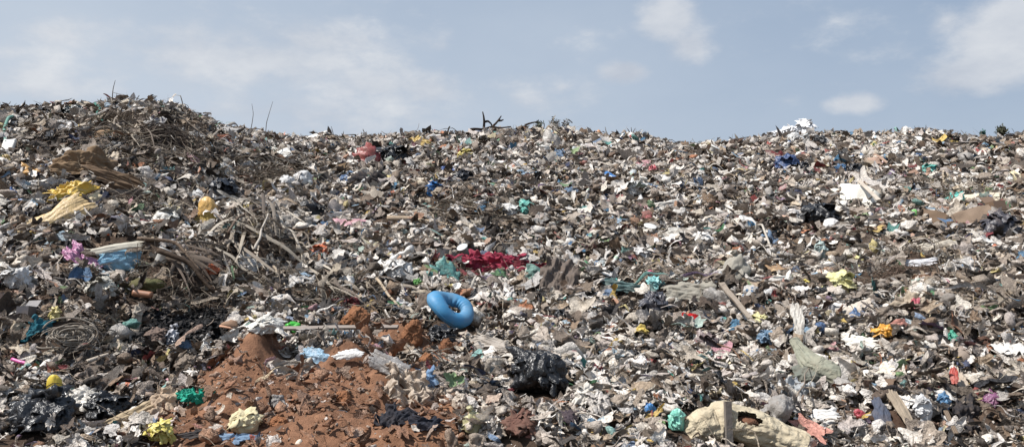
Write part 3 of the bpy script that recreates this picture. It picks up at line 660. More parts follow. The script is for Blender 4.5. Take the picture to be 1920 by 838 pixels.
bag(382, 662, 22, 32, (196, 192, 186), 'small white pleated bag at the foot of the charred hollow', None, pleat=.2, npl=9, knot=(8, 8))
bag(22, 530, 56, 44, (196, 194, 192), 'wide white bag at the outer edge of the lower bank', 'the wide white bag', crump=.5, fr=2.8)
bag(180, 548, 60, 34, (172, 166, 152), 'grey white bag cluster below the pink foil strip', 'the grey white bag', crump=.5)
bag(100, 598, 28, 32, (194, 176, 96), 'torn dull yellow bag above the teal rag', None, crump=.45, depth=.5)
bag(345, 690, 40, 30, (126, 112, 98), 'brown woven pouch in the litter below the hollow', None, m=cloth((128, 114, 100)), name='pouch', cat='pouch')
bag(284, 640, 48, 34, (118, 98, 90), 'dusty brown rounded sack beside the bottle shaped roll', None, m=cloth((120, 100, 90)), name='woven_sack', cat='sack', crump=.4, pleat=.12)
bag(495, 620, 62, 30, (200, 196, 186), 'clear rumpled bag uphill of the steel bar', None, crump=.35, rough=.25)
bag(1122, 248, 15, 20, (206, 130, 66), 'orange and white bag poking over the ridge', None)
bag(276, 190, 22, 16, (44, 42, 42), 'ragged black bag with two upright ears on top of the mound', 'the eared black bag', crump=.3, knot=(6, 8, .8))
bag(62, 208, 40, 10, (40, 42, 44), 'flat dark sheet bag on the mound crest at the outer edge', None)
bag(132, 212, 44, 13, (36, 52, 56), 'dark green bag lying on the crest of the mound', 'the dark green crest bag', crump=.35)
bag(765, 247, 20, 10, (60, 110, 112), 'teal bag on the ridge line', None)
bag(737, 246, 14, 12, (74, 84, 80), 'grey green bag on the ridge line', None)
bag(620, 252, 18, 10, (34, 32, 34), 'small black bag on the ridge with a stick beside it', None)
bag(1276, 270, 26, 20, (74, 72, 74), 'dark grey bag at the lowest dip of the ridge', 'the dark grey bag in the ridge dip')
bag(1900, 252, 18, 13, (50, 48, 50), 'dark round bag beside the ridge shrub', None)
bag(1484, 240, 34, 22, (224, 224, 226), 'white plastic bag flapping beside the larger one on the ridge', None, crump=.55, fr=3)
bag(1514, 236, 38, 26, (222, 222, 224), 'largest white bag puffed up against the sky on the ridge', 'the white ridge bag', crump=.6, fr=2.6, dirt=.05, up=.2)
bag(1455, 254, 34, 12, (216, 216, 218), 'low white bag trailing down from the ridge', None, crump=.5)
bag(1225, 320, 18, 15, (214, 90, 100), 'small pinkish red bag on the upper slope', None)
bag(1256, 304, 16, 9, (204, 84, 84), 'tiny coral bag near the dark board', None)
bag(960, 396, 0.1+34, 14, (206, 204, 200), 'flat white bag above the green netting', None)
bag(1250, 714, 42, 15, (40, 140, 116), 'flat emerald green packet on the lower slope', 'the emerald packet', crump=.12)
bag(1065, 800, 44, 40, (72, 66, 70), 'dark plum rag bundle on the lowest slope', None, name='rag_bundle', cat='rag', m=cloth((74, 64, 70)), crump=.4)
bag(975, 815, 74, 40, (116, 74, 62), 'rusty brown rag bundle at the foot of the slumped black bag', 'the rusty rag bundle', name='rag_bundle', cat='rag', m=cloth((110, 76, 64)), crump=.45, pleat=.18, npl=11, depth=1.1)
bag(1130, 770, 60, 34, (172, 164, 156), 'pleated grey white plastic bag below the teal sheet', None, pleat=.14, npl=16)
bag(1865, 755, 30, 18, (128, 70, 110), 'purple and pink packet on the lower slope', None)
bag(1615, 785, 22, 16, (186, 62, 76), 'crimson packet beside the open white paper', None)
bag(1772, 765, 26, 44, (72, 120, 162), 'faded blue frayed bag hanging in the dark gap', 'the frayed blue bag', crump=.3, pleat=.15)
bag(1735, 778, 34, 56, (196, 196, 196), 'upright clear grey bag hanging beside the frayed blue one', None, crump=.25, pleat=.1, npl=9, depth=.5)
bag(1850, 650, 30, 26, (82, 58, 48), 'dark brown rounded bundle by a white cup', None, m=cloth((84, 58, 48)))
bag(1790, 640, 26, 13, (60, 170, 140), 'teal and white wrapper in the litter above the grey pot', None, crump=.4)
bag(1912, 620, 20, 20, (56, 120, 180), 'bright blue bag at the far outer edge of the slope', None)
bag(1890, 430, 60, 60, (58, 58, 68), 'dark blue grey bag heap at the outer edge of the slope', 'the dark blue grey heap', crump=.4, pleat=.12)
bag(700, 600, 0.1+24, 20, (186, 170, 160), 'pinkish grey bag behind the red soil clod', None)
bag(547, 621, 31, 17, (66, 160, 58), 'bright green plastic tub above the steel bar', 'the bright green lid', name='plastic_tub', cat='tub', crump=.15, m=hard((60, 168, 56)))
bag(571, 588, 22, 18, (100, 176, 84), 'green plastic scrap on a white bag', None, crump=.3)
bag(782, 535, 20, 14, (78, 156, 56), 'leaf green plastic scrap above the swim ring', None, crump=.35)
bag(1097, 503, 26, 20, (46, 140, 78), 'emerald green plastic bag beside the maroon cloth', 'the emerald bag', crump=.45)
bag(1232, 536, 36, 18, (110, 180, 180), 'aqua plastic bag beneath a pink scrap', None, crump=.4)
bag(1222, 518, 18, 13, (206, 60, 110), 'hot pink scrap of bag on the middle slope', 'the hot pink scrap', crump=.3)
bag(1132, 500, 20, 14, (150, 160, 160), 'small grey bag by the emerald one', None)
bag(1540, 476, 24, 40, (150, 172, 168), 'pale aqua bottle shaped bag', None)
bag(120, 640, 0.1+30, 18, (70, 64, 60), 'dull brown scrap bag above the rope nest', None)
bag(1440, 640, 34, 26, (96, 128, 156), 'dusty steel blue bag under the pale plank', None, crump=.3)
bag(1377, 624, 42, 30, (86, 138, 172), 'shiny light blue bag beside the red rag', 'the shiny light blue bag', crump=.2, depth=.5, rough=.3)
bag(1428, 612, 44, 30, (206, 196, 130), 'long yellowish bag beside the shiny light blue one', None, crump=.45, pleat=.1)
bag(985, 392, 26, 32, (84, 176, 160), 'green and white netting bag', 'the green netting', name='net_bag', crump=.55, fr=4)
bag(1330, 655, 60, 40, (124, 106, 104), 'mauve grey heap of soft bag below the red rag', None, crump=.45, pleat=.12)

# ---- big cream sack, grey green sack
def cream_sack():
    p = spot(1318, 836); s = p[1]/F; m = mat('cream_canvas', (190, 178, 154), .9, .7, dirtcol=(148, 134, 110), scale=6, bump=.8, bscale=9, spec=.1, bdist=.06)
    t = empty('cream_sack', p+np.array([.13, .2, -.05])); t.scale = (.82, .82, .82); tag(t, 'big cream canvas sack, burst open on its side', 'sack')
    obj('bulging_end', loft([(-.22, 0, .02), (-.19, -.02, .12), (-.1, -.02, .2), (.02, 0, .2), (.10, 0, .18)], [.08, .13, .19, .2, .12], 4.3, crease=.45, pleat=.15, fine=.08), m, t)
    obj('sack_body', loft([(.02, .02, .19), (.12, 0, .24), (.26, -.03, .21), (.42, -.06, .16), (.58, -.09, .10), (.74, -.14, .04), (.84, -.18, 0)], [.15, .22, .21, .18, .16, .15, .14], 7.7, 110, 90, crease=.34, pleat=.22, npl=13, fine=.07, hole=(.36, .11, .12, .06)), m, t)
    o = obj('rusty_filling', blobgeo((.34, .2, .15), 9, 4, .4, 3), mat('rusty_earth', (112, 76, 56), .9, .5, bump=.6), t, (.28, -.08, .15))
    foot(p+np.array([.2, .25, 0]), .34, .95); foot(p+np.array([.55, .1, 0]), .26, .9); foot(p+np.array([.2, 0, 0]), .25, .9); foot(p+np.array([-.1, .1, 0]), .25, .9); known(1380, 790, 'the big cream sack')
    A, f = boxgeo(.055, .03, .42, (2, 1, 8)); q = obj('metal_post', (A, f), mat('grey_metal', (112, 106, 100), .6, .5), None, p+np.array([.20, -.03, -.08]), False); q.rotation_euler = (R(-10), R(3), R(14)); tag(q, 'short grey metal post leaning on the big cream sack', 'post')
cream_sack()
def green_sack():
    p = spot(1548, 726); m = mat('sage_canvas', (142, 143, 128), .88, .5, dirtcol=(160, 150, 132), scale=6, bump=.8, bscale=9, spec=.1, bdist=.06)
    t = empty('canvas_sack', p+np.array([0, .1, -.05])); t.scale = (.86, .86, .86); tag(t, 'sage grey canvas sack slumped below its long twisted neck', 'sack')
    obj('body', loft([(.17, -.08, .02), (.12, -.04, .11), (.02, 0, .19), (-.08, .08, .27), (-.14, .17, .37), (-.18, .25, .46), (-.21, .33, .55)], [.09, .2, .22, .17, .10, .06, .045], 2.2, 100, 84, crease=.26, pleat=.3, npl=12, fine=.06), m, t)
    g = sheetgeo(.3, .34, 31, .3, 30, .3, 4, .006, 1.0); obj('loose_flap', rot(g, frame(np.array([-.55, -.6, .35]), .4), (-.2, -.06, .17)), mat('sage_painted_shade', (104, 108, 100), .88, .4), t)  # flap in darker sage: the sack's shaded side painted as colour
    foot(p, .24, .95); foot(p+np.array([-.1, .2, 0]), .16, .6); foot(p, .2, .5, .25); known(1530, 690, 'the sage grey sack')
green_sack()
sheet(1500, 615, 22, 80, (176, 170, 160), 'long white strip of plastic draped above the neck of the sage grey sack', 'the long white strip', name='plastic_strip', cat='plastic strip', rot_=8, amp=.3, dirf=0, lift=.12, clear=.35)

# ---- cloths and sheets
sheet(908, 505, 118, 46, (150, 44, 70), 'crimson cloth in a tangled heap on the middle slope', 'the crimson cloth', amp=.36, m=print_on(cloth((160, 44, 70), .3), (74, 22, 36), 3), fr=8, rag=.4, lift=.1, n=60)
sheet(908, 497, 24, 30, (90, 96, 116), 'slate blue rag lying across the crimson cloth', None, amp=.2, m=cloth((86, 94, 114), .15), lift=.24)
sheet(1000, 512, 70, 30, (92, 26, 38), 'maroon cloth trailing beyond the crimson one', 'the maroon cloth', amp=.36, m=cloth((98, 28, 40), .2), fr=6, rag=.4, lift=.1)
sheet(1050, 525, 90, 70, (92, 80, 72), 'brown hanging rags below the maroon cloth', 'the brown hanging rags', amp=.22, m=cloth((104, 92, 84)), fr=8, dirf=1, rot_=80, lift=.02)
sheet(158, 322, 92, 66, (140, 112, 80), 'brown tarpaulin draped over the foot of the upper mound', 'the brown tarpaulin', name='tarpaulin', cat='tarpaulin', amp=.26, m=cloth((128, 102, 74), .4), fr=5, lift=.2, rag=.14, n=60, rot_=-14, curl=1.2)
sheet(226, 348, 118, 34, (104, 84, 64), 'dark brown tarpaulin tail running down the mound', 'the tarpaulin tail', name='tarpaulin', cat='tarpaulin', amp=.26, m=cloth((112, 90, 68), .3), fr=6, lift=.14, rot_=-28, n=50, dirf=1)
sheet(130, 384, 70, 34, (222, 174, 40), 'bright yellow plastic sheet hooked over the amber one', 'the bright yellow sheet', name='plastic_sheet', cat='plastic sheet', amp=.3, lift=.34, rot_=15, rag=.4, fr=4)
sheet(112, 424, 118, 44, (206, 170, 108), 'long amber plastic sheet with a pointed end', 'the amber sheet', name='plastic_sheet', cat='plastic sheet', amp=.14, lift=.28, rot_=40, rag=.15, rough=.5, curl=1., dirf=1)
sheet(168, 388, 50, 18, (206, 190, 156), 'curved pale card edge sticking up by the yellow sheet', None, name='card_strip', cat='card', m=card((208, 192, 158)), amp=.1, lift=.2, rot_=40)
sheet(192, 388, 22, 50, (38, 44, 62), 'narrow navy cloth standing in a point', 'the narrow navy cloth', amp=.25, m=cloth((40, 46, 64), .15), rag=.25, lift=.12)
sheet(225, 372, 74, 34, (40, 38, 40), 'black cloth lying in shade behind the navy point', None, amp=.3, m=cloth((40, 38, 40), .2), rag=.3)
sheet(152, 496, 36, 78, (176, 104, 136), 'pink and violet foil strip sliding down the bank', 'the pink foil strip', name='foil_strip', cat='foil', amp=.3, rot_=38, fr=5, lift=.12, m=mat('pink_foil', (176, 112, 146), .3, .5, dirtcol=(150, 150, 175), scale=30, bump=.6, spec=.6))
sheet(222, 496, 74, 40, (110, 168, 200), 'light blue plastic box sleeve torn open in the bank', 'the light blue sleeve', name='plastic_sleeve', cat='plastic sleeve', amp=.12, rot_=-8, lift=.14, curl=1.1, rough=.3)
sheet(222, 478, 84, 12, (206, 200, 184), 'white card flap lying over the light blue sleeve', None, name='card_flap', cat='card', m=card((208, 202, 186)), amp=.1, rot_=10, lift=.24)
sheet(70, 622, 44, 34, (34, 104, 122), 'teal rag below the torn dull yellow bag', 'the teal rag', amp=.3, m=cloth((32, 104, 122), .15), rag=.5, fr=5)
sheet(370, 751, 50, 34, (30, 160, 136), 'turquoise netting on the edge of the red soil', 'the turquoise netting', name='netting', cat='netting', amp=.4, rag=.6, fr=7, m=mat('turquoise_net', (28, 164, 138), .6, .1, bump=.8, bscale=60), n=50)
sheet(250, 800, 150, 44, (168, 146, 112), 'long tan cloth stretched diagonally over the lowest litter', 'the long tan cloth', amp=.2, m=cloth((172, 150, 116), .25), rot_=36, fr=7, dirf=1, lift=.12, rag=.12, n=56)
sheet(318, 772, 46, 60, (176, 150, 124), 'beige pleated rag hanging beside the long tan cloth', None, amp=.3, m=cloth((178, 152, 126), .2), fr=6, lift=.14)
sheet(742, 790, 52, 50, (42, 44, 54), 'dark torn rag lying on the red soil', 'the dark torn rag', amp=.32, m=cloth((44, 46, 56), .15), rag=.5, fr=5, rot_=-30)
sheet(802, 802, 54, 28, (40, 44, 58), 'navy torn strip next to the dark rag on the soil', None, amp=.32, m=cloth((42, 46, 60), .15), rag=.4, fr=5, rot_=-10)
sheet(372, 820, 58, 14, (64, 60, 62), 'thin charcoal strip of cloth on the soil', None, amp=.3, m=cloth((66, 62, 62), .2), rag=.3)
sheet(440, 829, 54, 18, (110, 140, 172), 'dusty blue rag below the cream bundle', None, amp=.3, m=cloth((112, 142, 172), .2), rag=.4)
sheet(655, 676, 54, 18, (228, 226, 220), 'clean white plastic sheet behind the tall soil cone', 'the clean white sheet', name='plastic_sheet', cat='plastic sheet', amp=.14, rot_=6, lift=.1)
sheet(598, 672, 62, 22, (130, 170, 196), 'white and blue twisted film beside the clean white sheet', None, name='plastic_sheet', cat='plastic sheet', amp=.3, rot_=-22, rag=.4)
sheet(540, 702, 100, 40, (176, 164, 150), 'tangled pale rags lying between two soil mounds', 'the tangled pale rags', amp=.36, m=cloth((178, 166, 152)), fr=7, n=60, lift=.04)
sheet(770, 740, 110, 62, (178, 160, 140), 'shredded beige rags beside the red soil', 'the shredded beige rags', amp=.4, m=cloth((184, 166, 146)), fr=9, n=64, rot_=-30, rag=.3, lift=.02, thick=.01)
sheet(730, 690, 74, 36, (132, 128, 126), 'grey plastic sheet behind the shredded rags', None, name='plastic_sheet', cat='plastic sheet', amp=.2, rot_=-30, fr=4, dirf=1)
sheet(800, 716, 30, 40, (96, 132, 170), 'blue striped rag near the soil edge', None, amp=.3, m=cloth((100, 134, 170)), rag=.4)
sheet(925, 690, 34, 60, (150, 164, 176), 'pale blue hanging cloth uphill of the slumped black bag', 'the pale blue hanging cloth', amp=.26, m=cloth((152, 166, 178)), rot_=20, fr=5)
sheet(930, 655, 96, 34, (170, 160, 150), 'grey beige cloth folded above the slumped black bag', None, amp=.3, m=cloth((172, 162, 150)), rot_=-12, fr=5)
sheet(925, 745, 56, 44, (30, 30, 34), 'black plastic spread beside the slumped black bag', None, name='plastic_sheet', cat='plastic sheet', amp=.3, rot_=-35)
sheet(1128, 744, 34, 36, (62, 136, 132), 'teal folded plastic sheet on the lower slope', 'the teal folded sheet', name='plastic_sheet', cat='plastic sheet', amp=.12, rot_=-25, lift=.12, rough=.5)
sheet(1168, 546, 76, 26, (90, 124, 120), 'grey green pleated cloth pulled across the middle slope', 'the grey green pleated cloth', amp=.25, m=cloth((84, 112, 112)), rot_=-8, fr=8, dirf=1, lift=.12)
sheet(1150, 538, 16, 30, (60, 160, 150), 'turquoise ribbon of plastic beside the pleated cloth', None, name='plastic_strip', cat='plastic strip', amp=.3, rot_=-15)
sheet(1300, 560, 110, 60, (140, 136, 124), 'wide grey tarpaulin sagging in the middle slope', 'the wide grey tarpaulin', name='tarpaulin', cat='tarpaulin', amp=.2, m=cloth((146, 140, 128), .3), rot_=-18, fr=5, rag=.3, n=56, lift=.1)
sheet(1322, 610, 42, 56, (116, 108, 100), 'dark grey cloth flap under the wide grey tarpaulin', None, amp=.22, m=cloth((120, 112, 104)), rot_=30)
sheet(1293, 613, 34, 24, (176, 24, 26), 'bright red rag under the grey tarpaulin', 'the bright red rag', amp=.3, m=cloth((186, 24, 28), .1), rag=.35, rot_=-30, lift=.13)
sheet(1760, 480, 92, 52, (176, 166, 150), 'wide beige cloth with long soft folds', 'the wide beige cloth', amp=.22, m=cloth((182, 172, 156), .25), rot_=12, fr=5, n=56, lift=.08)
sheet(1720, 497, 60, 14, (214, 216, 220), 'white folded plastic strip below the wide beige cloth', None, name='plastic_strip', cat='plastic strip', amp=.2, rot_=6)
sheet(1710, 590, 56, 70, (166, 150, 128), 'beige lace like cloth hanging over a dark gap', 'the beige lacy cloth', amp=.34, m=cloth((170, 154, 132)), fr=6, rag=.35)
sheet(1716, 592, 14, 34, (176, 60, 78), 'small crimson ribbon on the beige lacy cloth', None, name='plastic_strip', cat='plastic strip', amp=.3, lift=.2)
sheet(1600, 585, 56, 34, (186, 176, 164), 'greyish pink paper sheet below the pale yellow bag', None, name='paper_sheet', cat='paper', amp=.16, m=card((190, 180, 168)), rot_=12)
sheet(1620, 652, 58, 32, (214, 208, 198), 'broken white tray with torn edges', 'the broken white tray', name='foam_tray', cat='tray', amp=.2, m=hard((216, 212, 202), .6, .2), rag=.3, thick=.015, rot_=-8, lift=.1)
sheet(1742, 652, 38, 16, (190, 184, 176), 'curled pale plastic piece near the broken tray', None, name='plastic_sheet', cat='plastic sheet', amp=.15, rot_=10)
sheet(1548, 797, 46, 30, (206, 204, 200), 'open white paper carton on the lowest slope', 'the open white paper', name='paper_sheet', cat='paper', amp=.2, m=card((210, 208, 204)), rot_=14, lift=.12)
sheet(1655, 785, 26, 66, (74, 82, 98), 'slate blue cloth strip hanging straight down', 'the slate cloth strip', amp=.22, m=cloth((78, 86, 104)), fr=6, rot_=12)
sheet(1490, 745, 60, 60, (150, 156, 158), 'ragged grey blue cloth below the sage grey sack', None, amp=.36, m=cloth((158, 164, 168)), fr=6, rag=.4)
sheet(1805, 735, 22, 90, (176, 160, 140), 'beige stringy cloth hanging over the dark gap', 'the stringy beige cloth', amp=.3, m=cloth((178, 162, 142)), fr=8, dirf=0, rot_=6, rag=.3)
sheet(1785, 728, 12, 32, (186, 60, 48), 'red and white wrapper hanging by the dark gap', None, name='wrapper', cat='wrapper', amp=.2, lift=.2)
sheet(1245, 390, 60, 22, (200, 196, 188), 'long whitish plastic sheet on the upper slope', None, name='plastic_sheet', cat='plastic sheet', amp=.25, rot_=12)
sheet(1270, 442, 76, 26, (186, 180, 170), 'greyish crumpled sheet uphill of the long white bag', None, name='plastic_sheet', cat='plastic sheet', amp=.3, rot_=8, fr=4)
sheet(425, 250, 60, 12, (186, 180, 174), 'flat pale panel lying where the mound meets the ridge', None, name='plastic_sheet', cat='plastic sheet', amp=.06, lift=.15)
sheet(410, 262, 40, 22, (120, 66, 48), 'rusty red rag on the mound flank', None, amp=.3, m=cloth((122, 66, 48)))
sheet(500, 258, 34, 12, (150, 96, 90), 'dusty rose rag on the ridge by two thin twigs', None, amp=.3, m=cloth((152, 98, 90)))
sheet(120, 240, 0.1+40, 22, (170, 166, 160), 'greyish sheet on the face of the upper mound', None, name='plastic_sheet', cat='plastic sheet', amp=.3)
sheet(1640, 312, 26, 40, (166, 140, 124), 'pinkish brown strip lying on the upper slope', None, name='card_strip', cat='card', m=card((168, 142, 126)), rot_=28)
sheet(955, 610, 34, 22, (196, 60, 50), 'red and cream wrapper beside the swim ring', 'the red and cream wrapper', name='wrapper', cat='wrapper', amp=.2, rot_=-20)

# ---- boards, planks, poles
panel(1400, 340, 44, 36, (170, 154, 120), 'tan cardboard sheet standing on a corner', 'the tan cardboard', rot_=-14, tip=.25)
panel(1754, 416, 56, 26, (110, 92, 76), 'dark brown cardboard panel lying flat', 'the dark brown cardboard', rot_=-16)
panel(1826, 414, 62, 30, (136, 116, 98), 'ribbed brown cardboard leaning beside the dark panel', 'the ribbed cardboard', rot_=22, m=mat('ribbed_card', (140, 120, 102), .85, .3, kind='stripe'))
panel(1842, 386, 54, 18, (214, 200, 174), 'cream board on top of the ribbed cardboard', None, rot_=4, lift=.22, m=card((214, 202, 180)))
panel(1601, 380, 52, 46, (222, 218, 206), 'broken white foam board standing upright', 'the white foam board', name='foam_board', cat='foam board', rot_=-16, thick=.05, rag=.2, lift=.2, m=hard((226, 222, 210), .7, .15), part=('board', 'broken_flap', .35, 40))
plank((1605, 380, .3), (1645, 402, .1), 7, (206, 198, 186), 'thin pale batten crossing the white foam board', None, lift=.2)
panel(1314, 291, 40, 14, (92, 70, 58), 'dark brown board on the slope below the ridge dip', 'the dark board', rot_=22, m=wood((92, 70, 58)))
panel(640, 320, 34, 14, (150, 124, 96), 'light brown board on the upper slope', None, rot_=20, m=wood((150, 126, 98)))
panel(940, 318, 0.1+40, 14, (96, 88, 84), 'dull grey board below the mustard bag', None, rot_=10, m=wood((98, 90, 84)))
panel(600, 632, 66, 20, (118, 110, 102), 'grey cardboard lying behind the steel bar', None, rot_=2)
plank((532, 641), (745, 636), 8, (128, 116, 106), 'long thin steel bar lying level behind the red soil', 'the long steel bar', name='steel_bar', cat='bar', m=mat('dull_steel', (126, 116, 108), .6, .4, bump=.1), lift=.17, thick=.6)
rod([(590, 597), (636, 597)], 6, (130, 130, 134), 'short grey plastic pipe by the green lid', 'the short grey pipe', name='plastic_pipe', cat='pipe', m=hard((132, 132, 136), .5), taper=1, k=14, wobble=0)
rod([(728, 420), (790, 424), (860, 442)], 5.5, (176, 160, 140), 'long bleached log lying across the middle slope', 'the long bleached log', name='log', cat='log', taper=.7)
rod([(742, 410), (830, 409)], 4, (186, 174, 156), 'straight pale pole above the bleached log', None, name='pole', cat='pole')
rod([(1396, 392), (1425, 430), (1440, 480), (1462, 528)], 2.2, (176, 168, 156), 'long curved white strap running downhill', 'the curved white strap', name='strap', cat='strap', m=hard((178, 170, 158), .7), taper=.6, lift=.16)
plank((1352, 555), (1424, 640), 12, (160, 150, 138), 'long pale plank slanting down beside the grey tarpaulin', 'the slanting pale plank', narrow=.5, lift=.16)
plank((1078, 448), (1116, 420), 6, (190, 184, 172), 'short pale stick slanting uphill on the middle slope', 'the short pale stick', name='batten', cat='stick')
plank((1040, 418), (1080, 428), 9, (170, 160, 146), 'stubby bleached branch by the short pale stick', None, name='branch_piece', cat='branch')
sheet(1697, 795, 20, 100, (156, 140, 118), 'long tan ribbon of stiff cloth slanting down at the foot of the slope', 'the long tan ribbon', name='cloth_strip', cat='cloth strip', rot_=24, amp=.3, rag=.15, m=cloth((158, 142, 120)), lift=.12, clear=.3)
plank((1845, 380), (1892, 370), 6, (210, 204, 192), 'thin white stick lying behind the cream board', None, name='batten', cat='stick')
plank((1762, 795), (1782, 838), 8, (124, 110, 96), 'short brown slat standing near the frayed blue bag', None)
rod([(700, 545), (722, 575), (746, 600)], 3.2, (196, 180, 158), 'bare tan stick pointing down at the swim ring', 'the bare tan stick', lift=.2)
rod([(754, 468), (800, 474), (842, 476)], 3, (120, 104, 92), 'brown stick lying level uphill of the green scrap', None)
rod([(508, 515), (536, 552)], 2.6, (176, 164, 146), 'pale stick at the foot of the fibre mound', None)
rod([(470, 490, .1), (490, 430, .15)], 2.8, (206, 200, 190), 'white stick leaning on the fibre mound', None)
rod([(425, 470, .1), (455, 425, .2), (505, 400, .1)], 3, (112, 96, 84), 'bowed brown branch arching over the fibre mound', 'the bowed branch', name='branch', cat='branch', lift=.2)
rod([(195, 452), (210, 455)], 4, (206, 96, 50), 'short orange tube above the blue sleeve', None, name='plastic_tube', cat='tube', m=hard((210, 98, 50)), taper=1, wobble=0)
rod([(248, 568), (282, 572)], 7, (160, 112, 86), 'brown pink plastic bottle lying in the shade above the hollow', None, name='plastic_bottle', cat='bottle', m=hard((160, 114, 88)), taper=.9, k=12, wobble=0)
bag(250, 608, 20, 62, (172, 160, 146), 'pale rolled cloth shaped like a bottle at the edge of the hollow', 'the pale rolled cloth', name='rolled_cloth', cat='cloth', m=cloth((178, 166, 150)), pleat=.12, npl=7, tilt=6, crump=.25, depth=.6)
#( (176, 164, 148), 'pale rolled cloth shaped like a bottle at the edge of the hollow', 'the pale rolled cloth', name='rolled_cloth', cat='cloth', m=cloth((178, 166, 150)), taper=.6, k=12)
rod([(26, 696), (56, 707)], 3.4, (196, 90, 150), 'magenta plastic toy spade stick near the outer edge', 'the magenta handle', name='toy_spade', cat='toy', m=hard((200, 92, 152), .35, .1), taper=1)
rod([(164, 703), (205, 688)], 4.5, (200, 190, 176), 'white bone coloured stick on the low bank', 'the bone coloured stick', taper=.7)
rod([(108, 722), (166, 704)], 1.8, (130, 116, 100), 'thin stick between the carton and the bone coloured one', None)
rod([(184, 205, .1), (196, 244)], 2.2, (60, 116, 104), 'green rope hanging down the mound face', None, name='rope', cat='rope', m=cloth((62, 118, 106), .1), taper=1)
rod([(38, 234, .1), (24, 252, .1), (14, 280)], 2.4, (104, 150, 134), 'pale green strap hanging at the outer edge of the mound', 'the pale green strap', name='strap', cat='strap', m=cloth((104, 152, 136), .1), taper=1)
rod([(1480, 792, .1), (1520, 700, .0)], 1.6, (150, 138, 126), 'thin stick below the sage grey sack', None)
rod([(880, 438), (930, 452), (975, 447)], 3, (134, 120, 108), 'weathered branch on the middle slope above the crimson cloth', None, name='branch', cat='branch')
rod([(300, 500, .1), (345, 520, .1), (402, 566)], 6, (70, 58, 48), 'dark split palm stalk arching over the charred hollow', 'the dark palm stalk', name='palm_stalk', cat='palm stalk', lift=.16)
rod([(262, 476, .1), (320, 492, .12), (372, 530)], 4, (118, 102, 88), 'brown palm stalk lying along the bank above the hollow', None, name='palm_stalk', cat='palm stalk', lift=.2)
rod([(1640, 300), (1676, 324)], 3.5, (176, 150, 134), 'pinkish stick lying on the upper slope', None)
# ---- things against the sky
upright(214, 196, [(-3, -16), (-3, -32), (4, -46)], 1.1, (96, 86, 76), 'tall bent twig sticking up from the mound crest', 'the bent crest twig', branches=[[(-3, -2, 0), (-8, -10, 2), (-14, -13, 3)]])
upright(466, 246, [(7, -18), (9, -34), (7, -52)], .8, (110, 100, 92), 'thin twig curving up from the dip beside the mound', 'the curving ridge twig')
upright(497, 252, [(2, -22), (8, -40), (14, -63)], .8, (104, 94, 86), 'tallest thin twig standing on the ridge', 'the tallest ridge twig')
upright(628, 256, [(-4, -10), (-7, -20)], 1., (100, 92, 84), 'short twig on the ridge beside a small black bag', None)
upright(906, 240, [(2, -12), (1, -22), (-1, -31)], 3.2, (46, 38, 36), 'dead dark branch forking like antlers on the ridge', 'the antler branch', branches=[[(1, -12, 0), (9, -14, 3), (15, -9, 5), (17, 0, 6)], [(15, -2, 5), (24, -10, 4), (30, -18, 4), (34, -24, 4)], [(28, -15, 4), (34, -15, 4), (38, -17, 5)]])
rod([(884, 246, .1), (925, 244, .12), (960, 243, .1)], 2.6, (52, 44, 40), 'dark dead log lying on the ridge at the foot of the antler branch', None, name='log', cat='log', lift=.2)
rod([(986, 240, .1), (1006, 235, .2)], 2.2, (58, 50, 46), 'dark stub of branch on the ridge', None, name='branch', cat='branch', lift=.2)
upright(1185, 252, [(-5, -6), (-9, -12)], 1.4, (90, 78, 68), 'spray of broken twigs at the crest of the slope', None, branches=[[(0, 0, 0), (3, -6, 2), (6, -12, 2)], [(0, 0, 0), (6, -3, 1), (14, -7, 1)], [(0, 0, 0), (-1, -7, -2), (-2, -14, -2)]])
upright(425, 248, [(3, -8), (12, -12), (20, -6)], 1.3, (80, 70, 62), 'hooked twig where the mound meets the ridge', None, branches=[[(3, -6, 0), (16, -9, 0), (34, -14, 0)]])
def shrub(px, row, w, h, rgb, label, dens, name='shrub', Yd=34., bare=False):
    p = np.array([(px-960)/F*Yd, Yd, 0]); p[2] = hz(p[0], p[1]); s = Yd/F; top = CAMZ+(HOR-row+h)/F*Yd; hh = top-p[2]
    t = empty(name, p); tag(t, label, 'shrub' if name == 'shrub' else 'tree'); r = np.random.RandomState(int(px)); st = []
    for i in range(7):
        a = np.array([r.uniform(-.1, .1), r.uniform(-.1, .1), 0]); b = np.array([r.uniform(-.5, .5)*w*s, r.uniform(-.3, .3)*w*s, hh*r.uniform(.75, 1)])
        P = wob(a, b, 8, .05, i+px); st.append(tubegeo(P, np.linspace(.03, .006, 8), 5))
        for k in range(5):
            c_ = P[r.randint(3, 7)]; e = c_+np.array([r.uniform(-.35, .35), r.uniform(-.2, .2), r.uniform(.1, .4)])*w*s; st.append(tubegeo(wob(c_, e, 4, .05, k), np.linspace(.009, .003, 4), 4))
    obj('trunk', join(*st), wood((96, 88, 80)), t)
    V = []; Fc = []
    for i in range(dens):
        c_ = np.array([r.normal()*.24*w*s, r.normal()*.2*w*s, hh-h*s*(.5+r.normal()*.28)]); M = r.normal(size=(3, 3)); q = .02+.03*r.rand()
        for k, (a, b) in enumerate(((-1, -.4), (1, -.4), (1, .4), (-1, .4))): V.append(c_+(M[0]*a+M[1]*b)*q)
        Fc.append(tuple(range(len(V)-4, len(V))))
    obj('crown', (np.array(V), Fc), mat('foliage', rgb, .8, .3), t, smooth=False)
shrub(1011, 240, 14, 12, (104, 112, 96), 'small grey green shrub behind the ridge near the dead log', 110)
shrub(1040, 241, 22, 19, (120, 116, 108), 'bare pale treelet behind the ridge beside the green shrub', 90, 'treelet')
shrub(1062, 241, 20, 17, (112, 108, 100), 'second bare treelet, thinner, beyond the pale one', 70, 'treelet')
